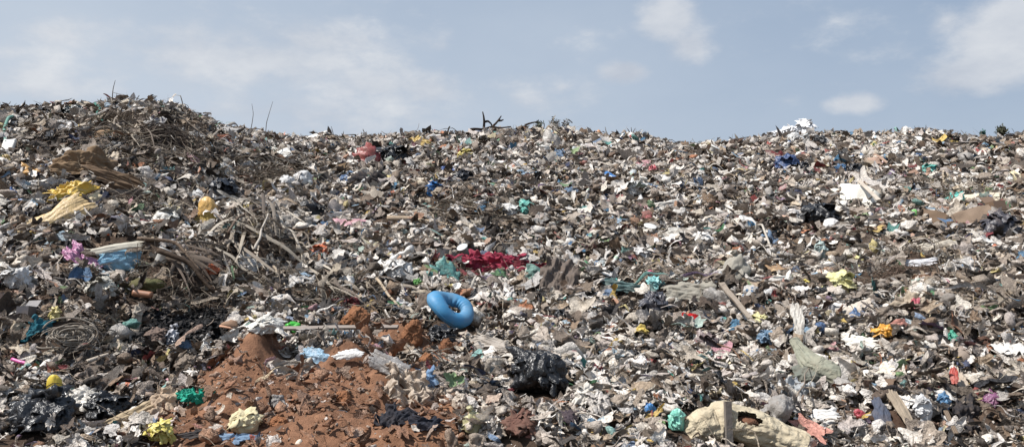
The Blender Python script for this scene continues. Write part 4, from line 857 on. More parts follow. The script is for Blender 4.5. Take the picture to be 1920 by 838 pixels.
shrub(1878, 253, 16, 15, (66, 70, 52), 'dark green shrub on the ridge near the outer edge', 300, Yd=33)
shrub(1843, 254, 9, 9, (60, 100, 96), 'tiny bluish sprig on the ridge', 60, 'sprig', Yd=33)
# ---- hard small landmarks
def bowl():
    p = spot(1808, 684); s = p[1]/F; V, f = lathe([(.40, .0), (.5, 0), (.52, .03), (.49, .05), (.47, .2), (.38, .36), (.2, .46), (.02, .49)], 28); V = V*40*s+.012*vn(V*3, 4)[:, None]
    t = empty('clay_pot', p+np.array([0, .05, .06])); setrot(t, frame(np.array([.35, -.55, .75]))); tag(t, 'grey bowl shaped pot lying upside down in the lower slope', 'pot')
    m = mat('clay', (146, 132, 120), .8, .6, scale=14, bump=.3); obj('bowl', (V, f), m, t); V, f = lathe([(.17, .44), (.18, .5), (.15, .51), (.13, .46)], 20); obj('foot_ring', (V*40*s, f), m, t)
    foot(p, .1, .9); known(1808, 676, 'the grey upturned pot')
bowl()
thinlump(1232, 352, 16, 12, (150, 136, 116), 'round tan disc on the upper slope', None, name='disc', cat='disc')
thinlump(938, 324, 20, 14, (90, 84, 80), 'dark rounded lump by the golden bag', None)
thinlump(590, 345, 18, 14, (64, 56, 52), 'dark round tin on the upper slope', None, name='tin', cat='tin')
def tyre(px, row, w, label, tiltx, rgb=(34, 33, 34)):
    p = spot(px, row); s = p[1]/F; Rr = w*s/2; t = empty('tyre', p+np.array([0, 0, Rr*.5])); tag(t, label, 'tyre'); m = mat('rubber', rgb, .8, .4, bump=.2)
    V = []; nu, nv = 40, 12
    for i in range(nu):
        for j in range(nv):
            a = 2*math.pi*i/nu; b = 2*math.pi*j/nv; r_ = Rr*.74+Rr*.26*math.cos(b)*(1+.03*((i % 2) if math.cos(b) > .3 else 0)); V.append((r_*math.cos(a), r_*math.sin(a), Rr*.28*math.sin(b)))
    f = gridF(nu, nv, True)+[((nu-1)*nv+j, (nu-1)*nv+(j+1) % nv, (j+1) % nv, j) for j in range(nv)]
    obj('tread', (np.array(V), f), m, t); t.rotation_euler = (R(tiltx), R(15), 0)
    foot(p, Rr, .95); foot(p, Rr*.8, .7, Rr); known(px, row, 'the '+label.split(' lying')[0].split(' standing')[0])
tyre(560, 290, 26, 'dark worn tyre half sunk beside the fibrous flank', 60)
def shoe(px, row, w, rgb, label, ang, short=None):
    p = spot(px, row+8); s = p[1]/F; L = w*s; t = empty('shoe', p+np.array([0, 0, .10])); tag(t, label, 'shoe'); t.rotation_euler = (R(18), R(-8), R(ang))
    def outline(sc, n=28):
        o = []
        for i in range(n):
            a = 2*math.pi*i/n; x = math.cos(a); y = math.sin(a)*(.36+.07*x-.05*math.cos(2*a)); o.append((x*sc*L/2, y*sc*L/2*1.1))
        return o
    def stack(levels, cap=True):
        n = 28; V = []
        for sc, z, xo, squash in levels:
            V += [(x*squash+xo*L, y*(1 if squash > .8 else .85), z*L) for x, y in outline(sc)]
        f = gridF(len(levels), n, True); f += [tuple(range(n))[::-1]]
        if cap: f += [tuple((len(levels)-1)*n+j for j in range(n))]
        return np.array(V), f
    obj('sole', stack([(1.02, 0, 0, 1), (1.05, .04, 0, 1), (1.02, .10, 0, 1)]), mat('sole_rubber', (196, 150, 122), .7, .3), t)
    obj('upper', stack([(.97, .09, 0, 1), (.98, .2, -.01, .98), (.9, .3, -.06, .85), (.78, .38, -.13, .66), (.70, .46, -.17, .55), (.64, .46, -.17, .52), (.6, .3, -.16, .5)]), cloth(rgb), t)
    g = [tubegeo([(.06*L+.05*k*L, -.12*L, (.36-.035*k)*L), (.07*L+.05*k*L, 0, (.40-.035*k)*L), (.06*L+.05*k*L, .12*L, (.36-.035*k)*L)], .008*L+.002, 5) for k in range(4)]
    obj('lace', join(*g), cloth((210, 196, 170)), t); foot(p, L*.7, .97); foot(p, L*.6, .9, L*.6); known(px, row, short)
shoe(428, 624, 38, (150, 116, 92), 'dusty tan shoe lying beside the charred hollow', 165, 'the tan shoe')
def box(px, row, w, h, rgb, label, short=None, name='plastic_box', cat='box', rot_=0):
    p = spot(px, row+h*.3); s = p[1]/F; W, Hh = w*s, h*s; T = .03*W+.004; m = hard(rgb); t = empty(name, p+np.array([0, 0, .06])); tag(t, label, cat); t.rotation_euler = (R(-12), R(rnd.uniform(-12, 12)), R(rot_))
    D = W*.7
    g = [(boxgeo(W, D, T, (2, 2, 1)))]; 
    for (w_, d_, x, y) in ((W, T, 0, -D/2), (W, T, 0, D/2), (T, D-T*1.1, -W/2+T/2, 0), (T, D-T*1.1, W/2-T/2, 0)):
        V, f = boxgeo(w_, d_, Hh-T, (1, 1, 1)); g.append((V+np.array([x, y, T]), f))
    obj('box_body', join(*g), m, t, smooth=False)
    V, f = boxgeo(W*1.04, T, D*.9, (3, 1, 3), 0, 1, .02); o = obj('lid', (V, f), m, t, (0, D/2+T, Hh), smooth=False); o.rotation_euler = (R(-35), 0, 0)
    foot(p, W*.7, .95); known(px, row, short)
box(48, 600, 26, 20, (74, 72, 76), 'small dark grey plastic box above the teal rag', 'the dark grey box', rot_=-10)
box(1290, 300, 0.1+18, 10, (176, 164, 150), 'small pale box under the ridge dip', None, rot_=20)
box(1870, 398, 26, 20, (120, 98, 80), 'brown cardboard box with an open lid at the end of the ribbed cardboard', None, 'cardboard_box', 'cardboard box', 12)
def clod(px, row, w, h, label, short=None, depth=.9, rgb=(138, 96, 70)):
    p = spot(px, row+h*.4); s = p[1]/F; g = blobgeo((w*s, w*s*depth, h*s*1.15), sd_(), 5, .2, 2.4, lump=.28); V = g[0]; V += .05*w*s*vn(V*7/(w*s), 3)[:, None]+.035*w*s*vn(V*16/(w*s), 4)[:, None]
    o = obj('soil_clod', g, mat('red_earth', rgb, .95, .4, dirtcol=(160, 120, 92), scale=14, bump=.8, bscale=45, spec=.05), None, (p[0], p[1]+w*s*.3, p[2]-.04)); tag(o, label, 'soil clod', 'clods of red soil'); foot(p, w*s*.5, .95); known(px, row, short)
known(757, 668, 'the broad soil mound'); known(684, 703, 'the tall soil cone'); known(492, 690, 'the ragged soil peak')
clod(664, 606, 58, 46, 'arched clod of red soil uphill of the steel bar', 'the arched soil clod')
clod(772, 632, 42, 50, 'upright clod of red soil beneath the torn black bag', 'the upright soil clod', rgb=(132, 92, 68))
clod(838, 664, 42, 44, 'crumbly clod of red soil beside the pleated grey sheet', 'the crumbly soil clod', rgb=(124, 86, 64))
clod(800, 675, 34, 28, 'small clod of red soil just before the crumbly one', None)
clod(640, 745, 34, 26, 'low reddish clod in the middle of the open soil', None)
clod(520, 790, 40, 24, 'flat reddish clod near the cream bundle', None)
thinlump(560, 832, 14, 10, (220, 208, 190), 'white shell shaped scrap lying on the open soil', None, name='shell', cat='shell')
thinlump(268, 545, 76, 30, (96, 96, 62), 'mossy clump of earth and weeds above the charred hollow', 'the mossy clump', name='mossy_clump', cat='clump', crump=.4, m=mat('moss', (92, 92, 58), .95, .8, dirtcol=(84, 66, 48), bump=.8))
# fibre nest of rope
def nest(px, row, w, h, rgb, label, short, n=70, name='rope_nest', cat='rope', th=1.5, lift=.08, coil=False):
    p = spot(px, row); s = p[1]/F; nn = face(p, .8); M = frame(nn); g = []; r = np.random.RandomState(int(px)+3)
    for i in range(n):
        a0 = r.uniform(0, 6.28); sp = r.uniform(1.2, 3.2); R0 = r.uniform(.3, 1.)
        if not coil:      # matted strands drooping across one another
            t = np.linspace(0, 1, 12); cx, cy = r.normal(size=2)*.22; an = r.normal(.5, .55)+(0 if r.rand() < .6 else 1.5); LL = r.uniform(.3, .8)*w*s
            P = np.stack([cx*w*s+(t-.5)*LL*math.cos(an), cy*h*s+(t-.5)*LL*math.sin(an)*.6-.25*h*s*(t-.5)**2*4*.5, r.uniform(0, .12)+.05*np.sin(t*3+i)+0*t], 1)
            for d in range(2): P[:, d] += .09*LL*vn(np.stack([t*3+i, t*0+d, t*0], 1), i+d)
            g.append(tubegeo(P, th*s*r.uniform(.3, 1.)*np.linspace(1, .4, 12), 4)); continue
        t = np.linspace(0, 1, 14); P = np.stack([w*s/2*R0*np.cos(a0+sp*t)+.04*r.normal(), h*s/2*R0*np.sin(a0+sp*t)*1.2+.04*r.normal()+0*t, .05+.06*(1-R0)+.03*np.sin(t*6+i)+r.uniform(0, .06)+0*t], 1)
        g.append(tubegeo(P, th*s*r.uniform(.5, 1.2), 4))
    o = obj(name, join(*g), cloth(rgb, .5), None, p+nn*lift); setrot(o, M); tag(o, label, cat); foot(p, w*s*.42, .9); known(px, row, short)
nest(132, 652, 90, 40, (150, 140, 126), 'nest of frayed grey rope coiled on the low bank', 'the rope nest', coil=True)
nest(1705, 532, 110, 56, (96, 78, 66), 'matted clump of brown roots below the wide beige cloth', 'the root clump', n=190, name='root_clump', cat='roots', th=1.6)
nest(240, 232, 90, 40, (112, 98, 84), 'tangle of grey roots on the face of the upper mound', 'the root tangle', n=170, name='root_tangle', cat='roots', th=1.4)
nest(300, 260, 110, 60, (84, 74, 66), 'dark tangle of brushwood on the shaded flank of the upper mound', 'the brushwood tangle', n=200, name='brushwood', cat='brushwood', th=1.5)
nest(1445, 690, 0.1+60, 34, (150, 138, 124), 'knot of pale fibre beside the sage grey sack', None, n=50)
# palm leaves lying on the fibre mound
def frond(a, b, wpx, rgb, label):
    A, B = ends(a, b, .16); s = A[1]/F; n = 14; Q = wob(A, B, n, .025, sd_(), .04); T = np.gradient(Q, axis=0); T /= np.linalg.norm(T, axis=1)[:, None]
    nn = face(Q[n//2], .8); S = np.cross(T, nn); S /= np.linalg.norm(S, axis=1)[:, None]; w = wpx*s*np.sin(np.linspace(.15, 1, n)*math.pi)**.6
    V = np.stack([Q-S*w[:, None]/2, Q+nn*w[:, None]*.22, Q+S*w[:, None]/2], 1).reshape(-1, 3)
    o = obj('palm_leaf', (V-Q[0], gridF(n, 3)), cloth(rgb, .4), None, Q[0]); tag(o, label, 'palm leaf', 'dry palm leaves lying on the heap')
_fr = [((436, 402), (520, 500)), ((450, 380), (560, 480)), ((425, 430), (500, 530)), ((470, 400), (540, 420)), ((410, 450), (470, 520)), ((440, 470), (530, 540)), ((490, 380), (510, 470)), ((400, 410), (440, 500)), ((460, 440), (575, 520)), ((520, 420), (560, 510)), ((380, 440), (430, 540)), ((415, 385), (480, 440)),
       ((430, 500), (520, 510)), ((505, 455), (600, 500)), ((395, 480), (480, 545)), ((445, 420), (545, 455)), ((200, 222), (250, 270)), ((260, 210), (330, 280)), ((225, 215), (210, 275)), ((290, 225), (372, 296)), ((250, 232), (290, 300)), ((310, 215), (400, 280)), ((205, 238), (262, 292)), ((330, 250), (360, 318))]
_fw = ['short', 'broad', 'narrow', 'straight', 'curled', 'split', 'long', 'bent', 'greyish', 'ragged', 'thin', 'pale']
_fr = [(a, b, 0) for a, b in _fr]
_r2 = random.Random(5)
for k in range(64):      # fans of straight leaves sliding down from the tops of the fibre mounds
    g_ = k % 4
    if g_ < 2: ap, rad, an = (_r2.uniform(455, 500), _r2.uniform(385, 425)), _r2.uniform(45, 120), _r2.uniform(.15, 2.8)
    elif g_ == 2: ap, rad, an = (_r2.uniform(290, 350), _r2.uniform(470, 500)), _r2.uniform(50, 100), _r2.uniform(.1, 1.3)
    else: ap, rad, an = (_r2.uniform(560, 720), _r2.uniform(505, 555)), _r2.uniform(30, 80), _r2.uniform(-.4, 1.0)
    _fr.append((ap, (ap[0]+rad*math.cos(an), ap[1]+rad*math.sin(an)), 1+g_))
_ad = ['short', 'broad', 'narrow', 'straight', 'curled', 'split', 'long', 'bent', 'greyish', 'ragged', 'thin', 'pale', 'stiff', 'frayed', 'crossed', 'limp', 'dusty', 'forked']
_seen = set()
for i, (a, b, g_) in enumerate(_fr):
    upper = i < 24 and i >= 16
    where = 'face of the upper mound' if upper else ('fibre mound above the straw', 'fibre mound above the straw', 'fibre mound above the straw', 'bank over the charred hollow', 'straw uphill of the swim ring')[g_]
    for q in range(40):
        lab = '%s, %s dry palm leaf on the %s' % (_r2.choice(_ad), _r2.choice(_ad), where)
        if lab not in _seen and len(set(lab.replace(',', '').split()[:2])) == 2: _seen.add(lab); break
    frond(a, b, rnd.uniform(2, 3.5) if upper else rnd.uniform(3, 8.5), rnd.choice([(158, 146, 130), (136, 124, 110), (110, 98, 88), (176, 164, 148)] if g_ != 3 else [(92, 80, 70), (110, 96, 84), (70, 60, 52)]), lab)
# ------------------------------------------------------------------ small things lying loose, copied
SMALL = []
def variants(name, geos, parts=None): return [(g[0], g[1]) for g in geos]
def tinted(fn, cols): return [(n, fn(c_)) for n, c_ in cols]
BAGC = [('off white', (212, 208, 202), 24), ('grey white', (186, 180, 174), 22), ('clear', (196, 196, 194), 8), ('black', (30, 30, 34), 9), ('dusty grey', (150, 144, 138), 14), ('light blue', (140, 172, 196), 3), ('blue', (58, 98, 148), 1.5), ('green', (76, 136, 92), 1), ('yellow', (202, 182, 104), 1.6), ('red', (150, 56, 54), 1), ('pink', (196, 140, 148), 1.2), ('teal', (76, 144, 136), 1), ('beige', (196, 176, 146), 8)]
RAGC = [('taupe', (134, 120, 108), 10), ('dark brown', (76, 62, 54), 8), ('charcoal', (50, 48, 52), 8), ('beige', (182, 166, 146), 10), ('navy', (50, 60, 90), 3), ('maroon', (108, 44, 50), 3), ('grey', (128, 126, 124), 8), ('faded blue', (96, 122, 150), 4), ('white', (204, 200, 196), 6), ('olive', (106, 104, 78), 3)]
WOODC = [('bleached', (164, 152, 136), 4), ('brown', (112, 94, 80), 6), ('dark', (76, 64, 56), 3), ('grey', (146, 136, 126), 5)]
CARDC = [('brown', (146, 120, 94), 5), ('tan', (176, 152, 122), 5), ('dark', (104, 86, 72), 3)]
HARDC = [('white', (214, 212, 206), 6), ('clear', (190, 196, 196), 6), ('green', (70, 140, 84), 2), ('blue', (56, 112, 170), 2), ('brown', (110, 78, 58), 1), ('dusty', (164, 156, 146), 5)]
STONEC = [('grey', (132, 126, 120), 5), ('brown', (110, 92, 78), 5), ('pale', (176, 168, 156), 3), ('reddish', (142, 98, 74), 2)]
def pick(L):
    t = rnd.uniform(0, sum(x[2] for x in L))
    for x in L:
        t -= x[2]
        if t <= 0: return x
    return L[-1]
def nearest(px, row):
    d = sorted((math.hypot(px-a, (row-b)*1.5), i) for i, (a, b, s) in enumerate(LM))
    return LM[d[0][1]], d[0][0], LM[d[1][1]], LM[d[2][1]]
USED = {}
PRINTS = {(212, 208, 202): [(150, 60, 56), (64, 96, 140), (80, 120, 84)], (186, 180, 174): [(90, 84, 96), (150, 90, 60), (70, 100, 130)], (202, 182, 104): [(150, 60, 50), (220, 216, 206), (60, 90, 60)], (58, 98, 148): [(210, 208, 204), (190, 160, 70), (30, 40, 70)], (140, 172, 196): [(210, 210, 208), (50, 80, 130), (150, 60, 70)]}
def relabel(desc, kind, px, row):
    A, dist, B, C_ = nearest(px, row)
    up = row < A[1]
    c1 = '%s %s %s %s' % (desc, kind, 'uphill of' if up else 'downhill of', A[2])
    c2 = '%s %s between %s and %s' % (desc, kind, A[2], B[2])
    c3 = '%s %s between %s and %s' % (desc, kind, A[2], C_[2])
    c4 = '%s %s between %s and %s' % (desc, kind, B[2], C_[2])
    for c_ in (c1, c2, c3, c4):
        if len(c_.split()) <= 16 and c_ not in USED: USED[c_] = 1; return c_
    return None
SZ = {0: 'small', 1: 'mid sized', 2: 'large'}
import time
def small_things(name, kind, cat, group, count, protos_, palette, matfn, size, words_, depth=.02, tilt=.5, flatten=False, ylim=(6.0, 29.5), parts=None):
    made = {}
    tries = 0; n = 0
    yy = np.linspace(*ylim, 300); cdf = np.cumsum(yy**.6); cdf /= cdf[-1]
    while n < count and tries < count*8:
        tries += 1
        y = float(np.interp(rnd.random(), cdf, yy)); px = rnd.uniform(8, 1912); x = (px-960)/F*y
        if float(soil(x, y)[0]) > .4 and rnd.random() < .85: continue
        if float(ash(x, y)[0]) > .3: continue
        if any((x-fx)**2+(y-fy)**2 < (fr+.05)**2 for fx, fy, fr, pr in FOOT if pr > .6): continue
        z = hz(x, y); row = HOR-(z+.05-CAMZ)/y*F
        if row > 834: continue
        q = spot(px, row)
        if abs(q[1]-y) > .5+.02*y: continue      # hidden behind the heap
        s = size*math.exp(rnd.gauss(0, .3))*(.5+.5*(y/11)); cn, rgb, _ = pick(palette)
        big = 0 if s < size*.85 else 1 if s < size*1.4 else 2
        lab = None
        for _ in range(4):
            lab = relabel('%s %s %s' % (SZ[big], rnd.choice(words_), cn), kind, px, row)
            if lab: break
        if not lab: continue
        vi = rnd.randrange(len(protos_)); pr_ = rgb in PRINTS and rnd.random() < .35; key = (vi, rgb, pr_ and rnd.randrange(3))
        if key not in made:
            mm = matfn(rgb); mm = print_on(mm, PRINTS[rgb][key[2]], vi) if pr_ else mm; comps = protos_[vi]
            main = obj(name, comps[0][1], mm); subs = []
            for pn, g, pm in comps[1:]: subs.append(obj(pn, g, pm or mm, main))
            made[key] = (main, subs); o = main; src = False
        else:
            main, subs = made[key]; o = main.copy(); COL.objects.link(o)
            for sb in subs: c_ = sb.copy(); COL.objects.link(c_); c_.parent = o
        nn = normal(x, y, .12)+np.array([rnd.gauss(0, tilt), rnd.gauss(-.25, tilt), 0])*.7; nn /= np.linalg.norm(nn)
        o.location = (x, y, z+.06+depth*s); setrot(o, frame(nn, rnd.uniform(0, 6.28))); o.scale = (s, s*rnd.uniform(.8, 1.2), s*rnd.uniform(.8, 1.15))
        tag(o, lab, cat, group); FOOT.append((x, y, s*.42, .8)); n += 1
    print(name, n)
def slack(g, i):
    ps = [g]
    for k in range(3):
        a = i*1.3+k*2.1; nn = np.array([math.cos(a)*.75, math.sin(a)*.75, .75]); ps.append(rot(sheetgeo(rnd.uniform(.5, .85), rnd.uniform(.3, .5), i*5+k, .3, 12, .35, 4., .004, 1.2), frame(nn, rnd.uniform(0, 6)), (math.cos(a)*.36, math.sin(a)*.28, rnd.uniform(.1, .25))))
    return join(*ps)
bag_p = [[(None, blobgeo((1, rnd.uniform(.6, .9), rnd.uniform(.4, .7)), 300+i, 4, rnd.uniform(.3, .5), rnd.uniform(1.8, 2.8), rnd.choice([0, .08]), 12))] for i in range(10)]
bag_p = [[(None, slack(p_[0][1], i))] for i, p_ in enumerate(bag_p)]
scrap_p = [[(None, sheetgeo(1, rnd.uniform(.6, 1), 340+i, rnd.uniform(.2, .34), 20, .35, rnd.uniform(3, 5), .02))] for i in range(10)]
rag_p = [[(None, sheetgeo(1, rnd.uniform(.4, .9), 380+i, rnd.uniform(.25, .4), 22, .35, rnd.uniform(5, 7), .03))] for i in range(9)]
card_p = [[(None, (lambda V, f: (V+np.array([0, 0, .04])*vn(V*4+i, i)[:, None], f))(*boxgeo(1, rnd.uniform(.5, .9), .03, (8, 8, 1), rnd.uniform(-.1, .1), 400+i, .12)))] for i in range(7)]
stick_p = [[(None, tubegeo(wob((-.5, 0, 0), (.5, 0, 0), 12, .06, 420+i), np.linspace(.014, .007, 12), 6))] for i in range(6)]
slat_p = [[(None, boxgeo(1, rnd.uniform(.06, .12), .02, (10, 2, 1), rnd.uniform(-.04, .04), 440+i, .03))] for i in range(5)]
stone_p = [[(None, blobgeo((1, rnd.uniform(.6, .9), rnd.uniform(.5, .7)), 460+i, 3, .34, 1.6, lump=.4))] for i in range(6)]
foam_p = [[(None, (lambda V, f: (V+.05*vn(V*3+i, i)[:, None], f))(*boxgeo(1, .7, .28, (8, 6, 3), 0, 480+i, .1)))] for i in range(4)]
bot = lathe([(.10, -.5), (.135, -.48), (.14, -.2), (.12, -.12), (.14, -.05), (.14, .2), (.10, .32), (.045, .4), (.045, .46)], 16); bot = (bot[0][:, [2, 1, 0]]*np.array([1, 1, .8]), bot[1])
cap = lathe([(.055, .45), (.055, .51)], 12); cap = (cap[0][:, [2, 1, 0]], cap[1])
lb = lathe([(.1415, -.02), (.1435, 0), (.1435, .16), (.1415, .18)], 16); lb = (lb[0][:, [2, 1, 0]]*np.array([1, 1, .8]), lb[1])
bottle_p = [[(None, bot), ('cap', cap, hard(c_)), ('label_band', lb, hard(d))] for c_, d in (((60, 110, 180), (90, 130, 180)), ((190, 50, 46), (200, 120, 90)), ((220, 220, 214), (170, 190, 170)))]
cup = lathe([(.30, 0), (.33, .02), (.40, .8), (.44, .82), (.44, .85), (.38, .84), (.31, .08)], 18); rim = lathe([(.43, .80), (.455, .82), (.455, .86), (.43, .87)], 18)
cup_p = [[(None, cup), ('rim', rim, None)]]
small_things('plastic_bag', 'plastic bag', 'bag', 'loose plastic bags in the litter', 160, bag_p, BAGC, lambda c_: film(c_), .19, ['crumpled', 'puffed', 'squashed'])
small_things('plastic_scrap', 'piece of plastic film', 'plastic film', 'loose pieces of plastic film', 290, scrap_p, BAGC, lambda c_: film(c_), .30, ['torn', 'creased', 'ragged'])
small_things('rag', 'rag', 'rag', 'loose rags in the litter', 200, rag_p, RAGC, lambda c_: cloth(c_), .31, ['twisted', 'torn', 'frayed'])
small_things('cardboard_piece', 'piece of cardboard', 'cardboard', 'loose pieces of cardboard', 40, card_p, CARDC, lambda c_: card(c_), .2, ['flat', 'bent', 'torn'])
small_things('stick', 'stick', 'stick', 'loose sticks in the litter', 80, stick_p, WOODC, lambda c_: wood(c_), .42, ['thin', 'crooked', 'broken'])
small_things('slat', 'wooden slat', 'slat', 'loose wooden slats', 30, slat_p, WOODC, lambda c_: wood(c_), .34, ['narrow', 'split', 'worn'])
small_things('stone', 'stone', 'stone', 'loose stones in the litter', 60, stone_p, STONEC, lambda c_: mat('rough_stone', c_, .9, .4, bump=.4), .14, ['rounded', 'rough', 'blunt'])
small_things('foam_chunk', 'chunk of foam', 'foam', 'loose foam chunks', 24, foam_p, [('white', (222, 220, 214), 4), ('yellowed', (206, 194, 156), 2)], lambda c_: hard(c_, .8), .17, ['broken', 'blocky', 'crumbled'])
small_things('plastic_bottle', 'plastic bottle', 'bottle', 'loose plastic bottles', 50, bottle_p, HARDC, lambda c_: hard(c_, .3, .45), .27, ['dented', 'dusty', 'crushed'])
small_things('cup', 'disposable cup', 'cup', 'loose disposable cups', 24, cup_p, [('white', (218, 216, 210), 4), ('brown', (140, 104, 80), 1), ('clear', (192, 196, 196), 2)], lambda c_: hard(c_, .4), .12, ['tipped', 'empty', 'dirty'])

# ------------------------------------------------------------------ loose litter: what nobody could count
def protos():
    P = {}
    r = np.random.RandomState(5)
    def film_(n, seed):
        asp = r.uniform(.28, .9); u = np.linspace(-1, 1, n); X, Y = np.meshgrid(u, u, indexing='ij'); X = X.ravel(); Y = Y.ravel()
        th = np.arctan2(Y, X); rr = np.maximum(abs(X), abs(Y))
        k = 1+.55*vn(np.stack([np.cos(th)*1.6+seed, np.sin(th)*1.6, th*0], 1), seed)+.35*vn(np.stack([np.cos(th)*3.5+seed, np.sin(th)*3.5, th*0], 1), seed+3)
        q = np.stack([X*.8+seed*1.9, Y*.8, X*0+seed], 1)
        Z = .55*creases(q, seed, 6+3*(n > 6), .4, 1.5+2.2*(n > 6))+.25*vn(q*1.4, seed)
        cur = r.uniform(-1.3, 1.6); a = X*cur
        if abs(cur) > .2: X2 = np.sin(a)/cur; Z = Z*.8+(1-np.cos(a))/cur
        else: X2 = X
        V = np.stack([X2*k*.5, Y*k*.5*asp, -Z*.5], 1)
        return V, gridF(n, n)
    def wad_(sub, seed):
        V, f = ico(sub); o = seed*2.3
        rad = .5*(1+.6*vn(V*1.3+o, seed)+.75*creases(V, seed+1, 7, .7, 2.2+(sub > 2))+.25*vn(V*3+o, seed+2))
        s = np.array([1, r.uniform(.5, .9), r.uniform(.35, .7)])
        return V*rad[:, None]*s, f
    def strip_(n, seed, w, wy=.28):
        t = np.linspace(0, 1, n); p = np.stack([t-.5, wy*vn(np.stack([t*2.5+seed, t*0, t*0], 1), seed), .18*vn(np.stack([t*3+seed, t*0+4, t*0], 1), seed)+.1*np.sin(t*math.pi)], 1)
        tw = r.uniform(-2, 2)*t+seed; ww = w*(.6+.5*vn(np.stack([t*4+seed, t*0+9, t*0], 1), seed))*(.35+np.sin(math.pi*t)**.5*.65)
        d = np.stack([0*t, np.cos(tw), np.sin(tw)], 1)*ww[:, None]/2
        mid = p+np.stack([0*t, -np.sin(tw), np.cos(tw)], 1)*ww[:, None]*.25
        V = np.stack([p-d, mid, p+d], 1).reshape(-1, 3); return V, gridF(n, 3)
    def twig_(n, seed, w):
        t = np.linspace(0, 1, n); p = np.stack([t-.5, .09*vn(np.stack([t*2+seed, t*0, t*0], 1), seed), .07*vn(np.stack([t*2.5+seed, t*0+4, t*0], 1), seed)], 1)
        return tubegeo(p, w*(1-.6*t), 4)
    def stone_(sub, seed):
        V, f = ico(sub); o = seed*1.3
        rad = .5*(1+.35*vn(V*1.1+o, seed)+.12*vn(V*3+o, seed)); s = np.array([1, r.uniform(.6, .9), r.uniform(.4, .7)]); return V*rad[:, None]*s, f
    def chip_(n, seed):
        V, f = boxgeo(1, r.uniform(.35, .8), .035, (n, n, 1), bow=r.uniform(-.15, .2), seed=seed, rag=.16); return V, f
    def tubew(n, seed):
        k = 7; L = r.uniform(.9, 1.3); rr = r.uniform(.16, .24)
        V, f = lathe([(rr*.3, -L/2), (rr, -L/2+.02), (rr*1.0, -L*.1), (rr*.82, L*.1), (rr, L*.3), (rr*.35, L*.45), (rr*.35, L/2)], k)
        V = V+.05*vn(V*4+seed, seed)[:, None]; return V[:, [2, 1, 0]], f
    for lod, (n, sub, k) in enumerate([(5, 2, 16), (11, 3, 24)]):
        P['film', lod] = [film_(n, s*7+lod) for s in range(k)]
        P['wad', lod] = [wad_(sub, s*5+lod) for s in range(k)]
        P['strip', lod] = [strip_(7+4*lod, s*3, r.uniform(.08, .24)) for s in range(k)]
        P['twig', lod] = [twig_(5+3*lod, s*3, r.uniform(.004, .011)) for s in range(12)]
        P['leaf', lod] = [strip_(6+3*lod, s*3+50, r.uniform(.015, .045), .09) for s in range(12)]
        P['stone', lod] = [stone_(sub-1 if lod else 1, s*3) for s in range(10)]
        P['chip', lod] = [chip_(1+2*lod, s*3) for s in range(10)]
        P['bottle', lod] = [tubew(0, s*3) for s in range(8)]
    for k_ in [k_ for k_ in P if k_[1] == 1]: P[k_[0], 2] = P[k_]
    P['film', 2] = [film_(18, s*11+3) for s in range(16)]
    out = {}
    for k_, L in P.items():
        out[k_] = [(np.asarray(V, np.float32), *fac(f)) for V, f in L]
    return out
PROT = protos()
PAL = {
 'white': [(224, 217, 208), (210, 202, 193), (217, 209, 197), (200, 195, 190), (230, 225, 218)],
 'light': [(180, 172, 162), (170, 160, 150), (188, 178, 164), (168, 164, 160), (176, 166, 160)],
 'taupe': [(146, 134, 122), (136, 124, 112), (150, 138, 128), (130, 120, 112), (154, 136, 116)],
 'brown': [(106, 92, 80), (96, 82, 70), (112, 100, 90), (88, 74, 64), (118, 96, 76)],
 'dark': [(62, 54, 48), (54, 48, 44), (70, 58, 50), (48, 42, 38), (60, 56, 54)],
 'black': [(30, 30, 33), (36, 34, 36), (26, 27, 31), (40, 42, 48)],
 'colour': [(64, 110, 160), (60, 130, 180), (150, 184, 204), (120, 160, 190), (60, 150, 140), (120, 180, 170), (70, 140, 80), (120, 160, 90), (206, 184, 96), (214, 170, 60),
            (200, 110, 60), (176, 56, 50), (150, 44, 48), (204, 130, 140), (120, 90, 130), (60, 76, 120), (190, 120, 80), (226, 206, 150), (200, 150, 120), (160, 186, 170), (100, 130, 170), (206, 120, 100)],
 'straw': [(166, 152, 134), (150, 136, 120), (178, 166, 148), (126, 112, 98), (188, 176, 158), (108, 94, 82)],
 'earth': [(142, 104, 80), (124, 90, 68), (156, 120, 96), (104, 76, 58)]}
PALN = ['white', 'light', 'taupe', 'brown', 'dark', 'black', 'colour', 'straw', 'earth']
PAL['colour'] = [tuple(v*.62+.38*sum(c)/3 for v in c) for c in PAL['colour']]
PALA = [np.array([lin(c) for c in PAL[k]]) for k in PALN]
def rotmats(n, N, tilt, r, ang=None):
    """random frames round normals N (n,3)"""
    v = N+r.normal(size=(n, 3))*tilt; v[:, 1] -= .15; v /= np.linalg.norm(v, axis=1)[:, None]
    a = r.uniform(0, 2*math.pi, n) if ang is None else ang+r.normal(0, .75, n)+math.pi*r.randint(0, 2, n); h = np.stack([np.cos(a), np.sin(a), np.zeros(n)], 1)
    x = h-(h*v).sum(1)[:, None]*v; x /= np.linalg.norm(x, axis=1)[:, None]; y = np.cross(v, x)
    return np.stack([x, y, v], 2)
FIBRE = [(480, 13.3, .75, 1.1), (270, 18.6, 1.6, 1.9), (560, 11.8, 1.3, .5), (650, 11.3, 1.0, .6), (1700, 11.2, .6, .5), (130, 8.6, .45, .35), (330, 10.9, .8, .4), (240, 14.6, .9, .5), (520, 20, .8, 1.3), (880, 17.5, .9, .7), (1240, 13.2, .5, .4), (1800, 17.5, .9, .6), (1850, 9.3, .5, .4), (800, 7.9, .25, .3)]
